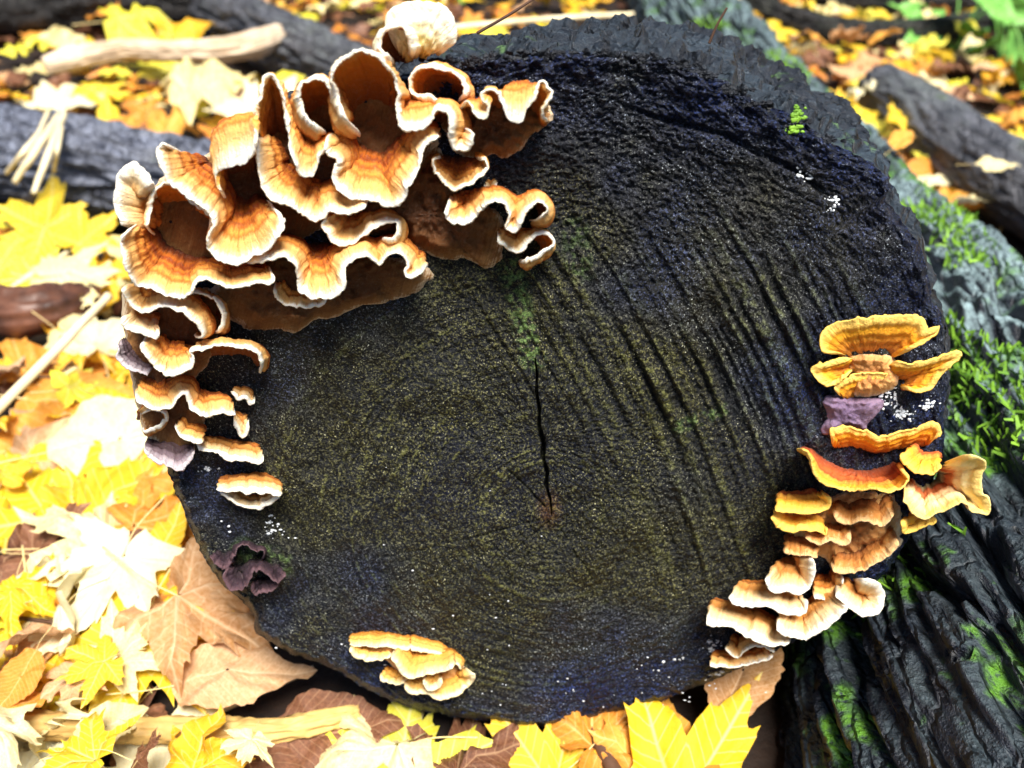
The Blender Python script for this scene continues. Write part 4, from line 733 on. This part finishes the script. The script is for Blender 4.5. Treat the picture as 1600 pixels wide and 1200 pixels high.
for (px, py, sz, rot, col_, tl, z, shp, va, lab) in H: put_leaf(px, py, sz*.84, rot, col_, tl, z, shp, va, lab)

# scattered leaves of the litter: individuals where they show, then the mass beneath
LOGS = [((-.75,.80),(-.12,.62),.075),((-.55,1.55),(-.12,1.08),.08)]
def blocked(x, y):
    if -.19 < x < .22 and -.03 < y < .55: return True
    tx = np.interp(y, [-.62,-.3,-.05,.25,.62,1.05,2], [.5,.41,.335,.292,.285,.288,.3])
    if abs(x-tx) < np.interp(y, [-.3,.25,1.5], [.2,.14,.10]): return True
    for (a_, b_, r_) in LOGS:
        a_, b_ = np.array(a_), np.array(b_); t = np.clip(np.dot(np.array([x, y])-a_, b_-a_)/np.dot(b_-a_, b_-a_), 0, 1)
        if np.hypot(*(np.array([x, y])-a_-t*(b_-a_))) < r_: return True
    return False
CN = ['yellow', 'gold', 'pale', 'lime', 'orange', 'tan', 'brown']; CW = np.array([.24, .16, .20, .08, .13, .11, .08]); 
CD = {'yellow': 'bright yellow', 'gold': 'golden', 'pale': 'pale cream', 'lime': 'yellow green', 'orange': 'rust orange', 'tan': 'tan', 'brown': 'dark brown'}
rg = np.random.default_rng(23); cnt = 0; tries = 0
while cnt < 290 and tries < 6000:
    tries += 1
    px = rg.uniform(-40, 1640) if rg.random() < .7 else rg.uniform(1150, 1640); py = rg.uniform(-30, 1190) if px < 420 else rg.uniform(-30, 420)
    small = cnt < 45
    if small: px = rg.uniform(-30, 430); py = rg.uniform(480, 1190)
    if px > 1150: py = rg.uniform(-30, 330)
    z = rg.uniform(.006, .05); c = on_z(np.array(px), np.array(py), z)
    if blocked(c[0], c[1]) or c[1] > 2.2: continue
    left = px < 700
    col_ = rg.choice(CN, p=CW/CW.sum()); shp = 'maple' if rg.random() < .72 else 'oval'
    near = c[1] < .5
    reg = ('beside the sawn log on the left, smaller than its neighbours' if small else 'close beside the sawn log on the left' if near else 'on the ground beyond the logs on the left') if left else 'on the ground beyond the mossy trunk'
    nm = 'maple leaf' if shp == 'maple' else 'oval leaf'
    put_leaf(px, py, (rg.uniform(.018, .034) if small else rg.uniform(.032, .062)*(1 if left else .8)), rg.uniform(0, 360), col_, rg.normal()*20+8, z, shp, int(rg.integers(9 if shp == 'maple' else 5)),
             f'{CD[col_]} {nm} lying {reg}', rg.normal()*22, f'{CD[col_]} {"maple" if shp == "maple" else "oval"} leaves {reg}', stalk=near)
    cnt += 1
def litter(name, label, n_, xr, yr, cols, zr, size, seed):
    rg = np.random.default_rng(seed); Vs, Fs, Mi, n0, vein, va2, rim2 = [], [], [], 0, [], [], []
    for k in range(n_):
        x, y = rg.uniform(*xr), rg.uniform(*yr)
        if blocked(x, y) and rg.random() < .9: continue
        me = (MAPLE[rg.integers(9)] if rg.random() < .7 else OVAL[rg.integers(5)])
        key = me.name
        if key not in LV: 
            v = np.zeros(len(me.vertices)*3); me.vertices.foreach_get('co', v); f = np.zeros(len(me.loops), int); me.loops.foreach_get('vertex_index', f)
            at = np.zeros(len(me.vertices)); me.attributes['vein'].data.foreach_get('value', at); a2 = np.zeros(len(me.vertices)); me.attributes['va'].data.foreach_get('value', a2)
            m_ = 6; v = v.reshape(-1, m_, 3)[:, [0, 2, 5]]; at = at.reshape(-1, m_)[:, [0, 2, 5]].ravel(); a2 = a2.reshape(-1, m_)[:, [0, 2, 5]].ravel()
            n_a = len(v); LV[key] = (v.reshape(-1, 3), grid_faces(n_a, 3, True), at, a2)
        v, f, at, a2 = LV[key]; R_ = np.array(Euler((rg.normal()*.22, rg.normal()*.22, rg.uniform(0, 6.28))).to_matrix())
        Vs.append((v-[0, .35, 0])@R_.T*rg.uniform(*size)+[x, y, rg.uniform(*zr)]); Fs.append(f+n0); n0 += len(v); vein.append(at); va2.append(a2); rim2.append(np.tile([.03, .5, 1.0], len(v)//3)); Mi.append(np.full(len(f), rg.choice(len(cols))))
    me = mesh(name, np.vstack(Vs), np.vstack(Fs), dict(vein=np.concatenate(vein), va=np.concatenate(va2), rim=np.concatenate(rim2)))
    for c in cols: me.materials.append(LC[c])
    me.polygons.foreach_set('material_index', np.concatenate(Mi).astype(np.int32)); me.update()
    return tag(obj(name, me, None), label, 'leaf litter', kind='stuff')
LV = {}
litter('leaf_litter', 'mass of fallen yellow and brown leaves covering the woodland floor', 1500, (-1.3, 1.4), (-.25, 2.2), ['brown', 'gold', 'brown', 'tan', 'orange', 'brown', 'brown', 'brown'], (-.008, .008), (.025, .055), 61)
litter('leaf_litter', 'carpet of bright yellow leaves between and behind the background logs', 800, (-1.4, 1.5), (.42, 2.2), ['yellow', 'yellow', 'gold', 'pale', 'lime', 'orange'], (.002, .016), (.025, .05), 63)
litter('leaf_litter', 'far fallen leaves fading into the woodland behind', 900, (-3, 3), (2.0, 5), ['yellow', 'gold', 'brown', 'tan', 'orange', 'pale'], (-.004, .03), (.06, .1), 62)

# small green plants at the back right
def sprig(px, py, n_, seed, label):
    rg = np.random.default_rng(seed); c = np.array(PZ(px, py, 0.0)); root = tag(empty('seedling', c), label, 'plant', 'green seedlings in the litter behind the trunk')
    for k in range(n_):
        a_ = rg.uniform(0, 6.28); h_ = rg.uniform(.03, .10); tip = np.array([.05*math.cos(a_), .05*math.sin(a_), h_])
        V, Fc = tube([(0, 0, -.01), tuple(tip*.5+[0, 0, h_*.2]), tuple(tip)], [.0018, .001], 6, 8); obj('stem', mesh('stem', V, Fc), M['plant'], root)
        me = OVAL[int(rg.integers(5))].copy(); me.materials.clear(); me.materials.append(M['plant'])
        b = obj('leaf_blade', me, None, root); b.location = tip; b.scale = (.055,)*3; b.rotation_euler = (rg.normal()*.4+.3, rg.normal()*.4, a_-1.57)
for q, lab in [((1565,95), 'tall green seedling with several leaves at the back right'), ((1490,75), 'yellow green seedling beside the bowed black branch'), ((1600,150), 'bluish green seedling by the grey log'), ((1300,-5), 'green seedling behind the black branches'), ((750,-8), 'green seedling behind the top of the log')]:
    sprig(*q, 7, q[0], lab)
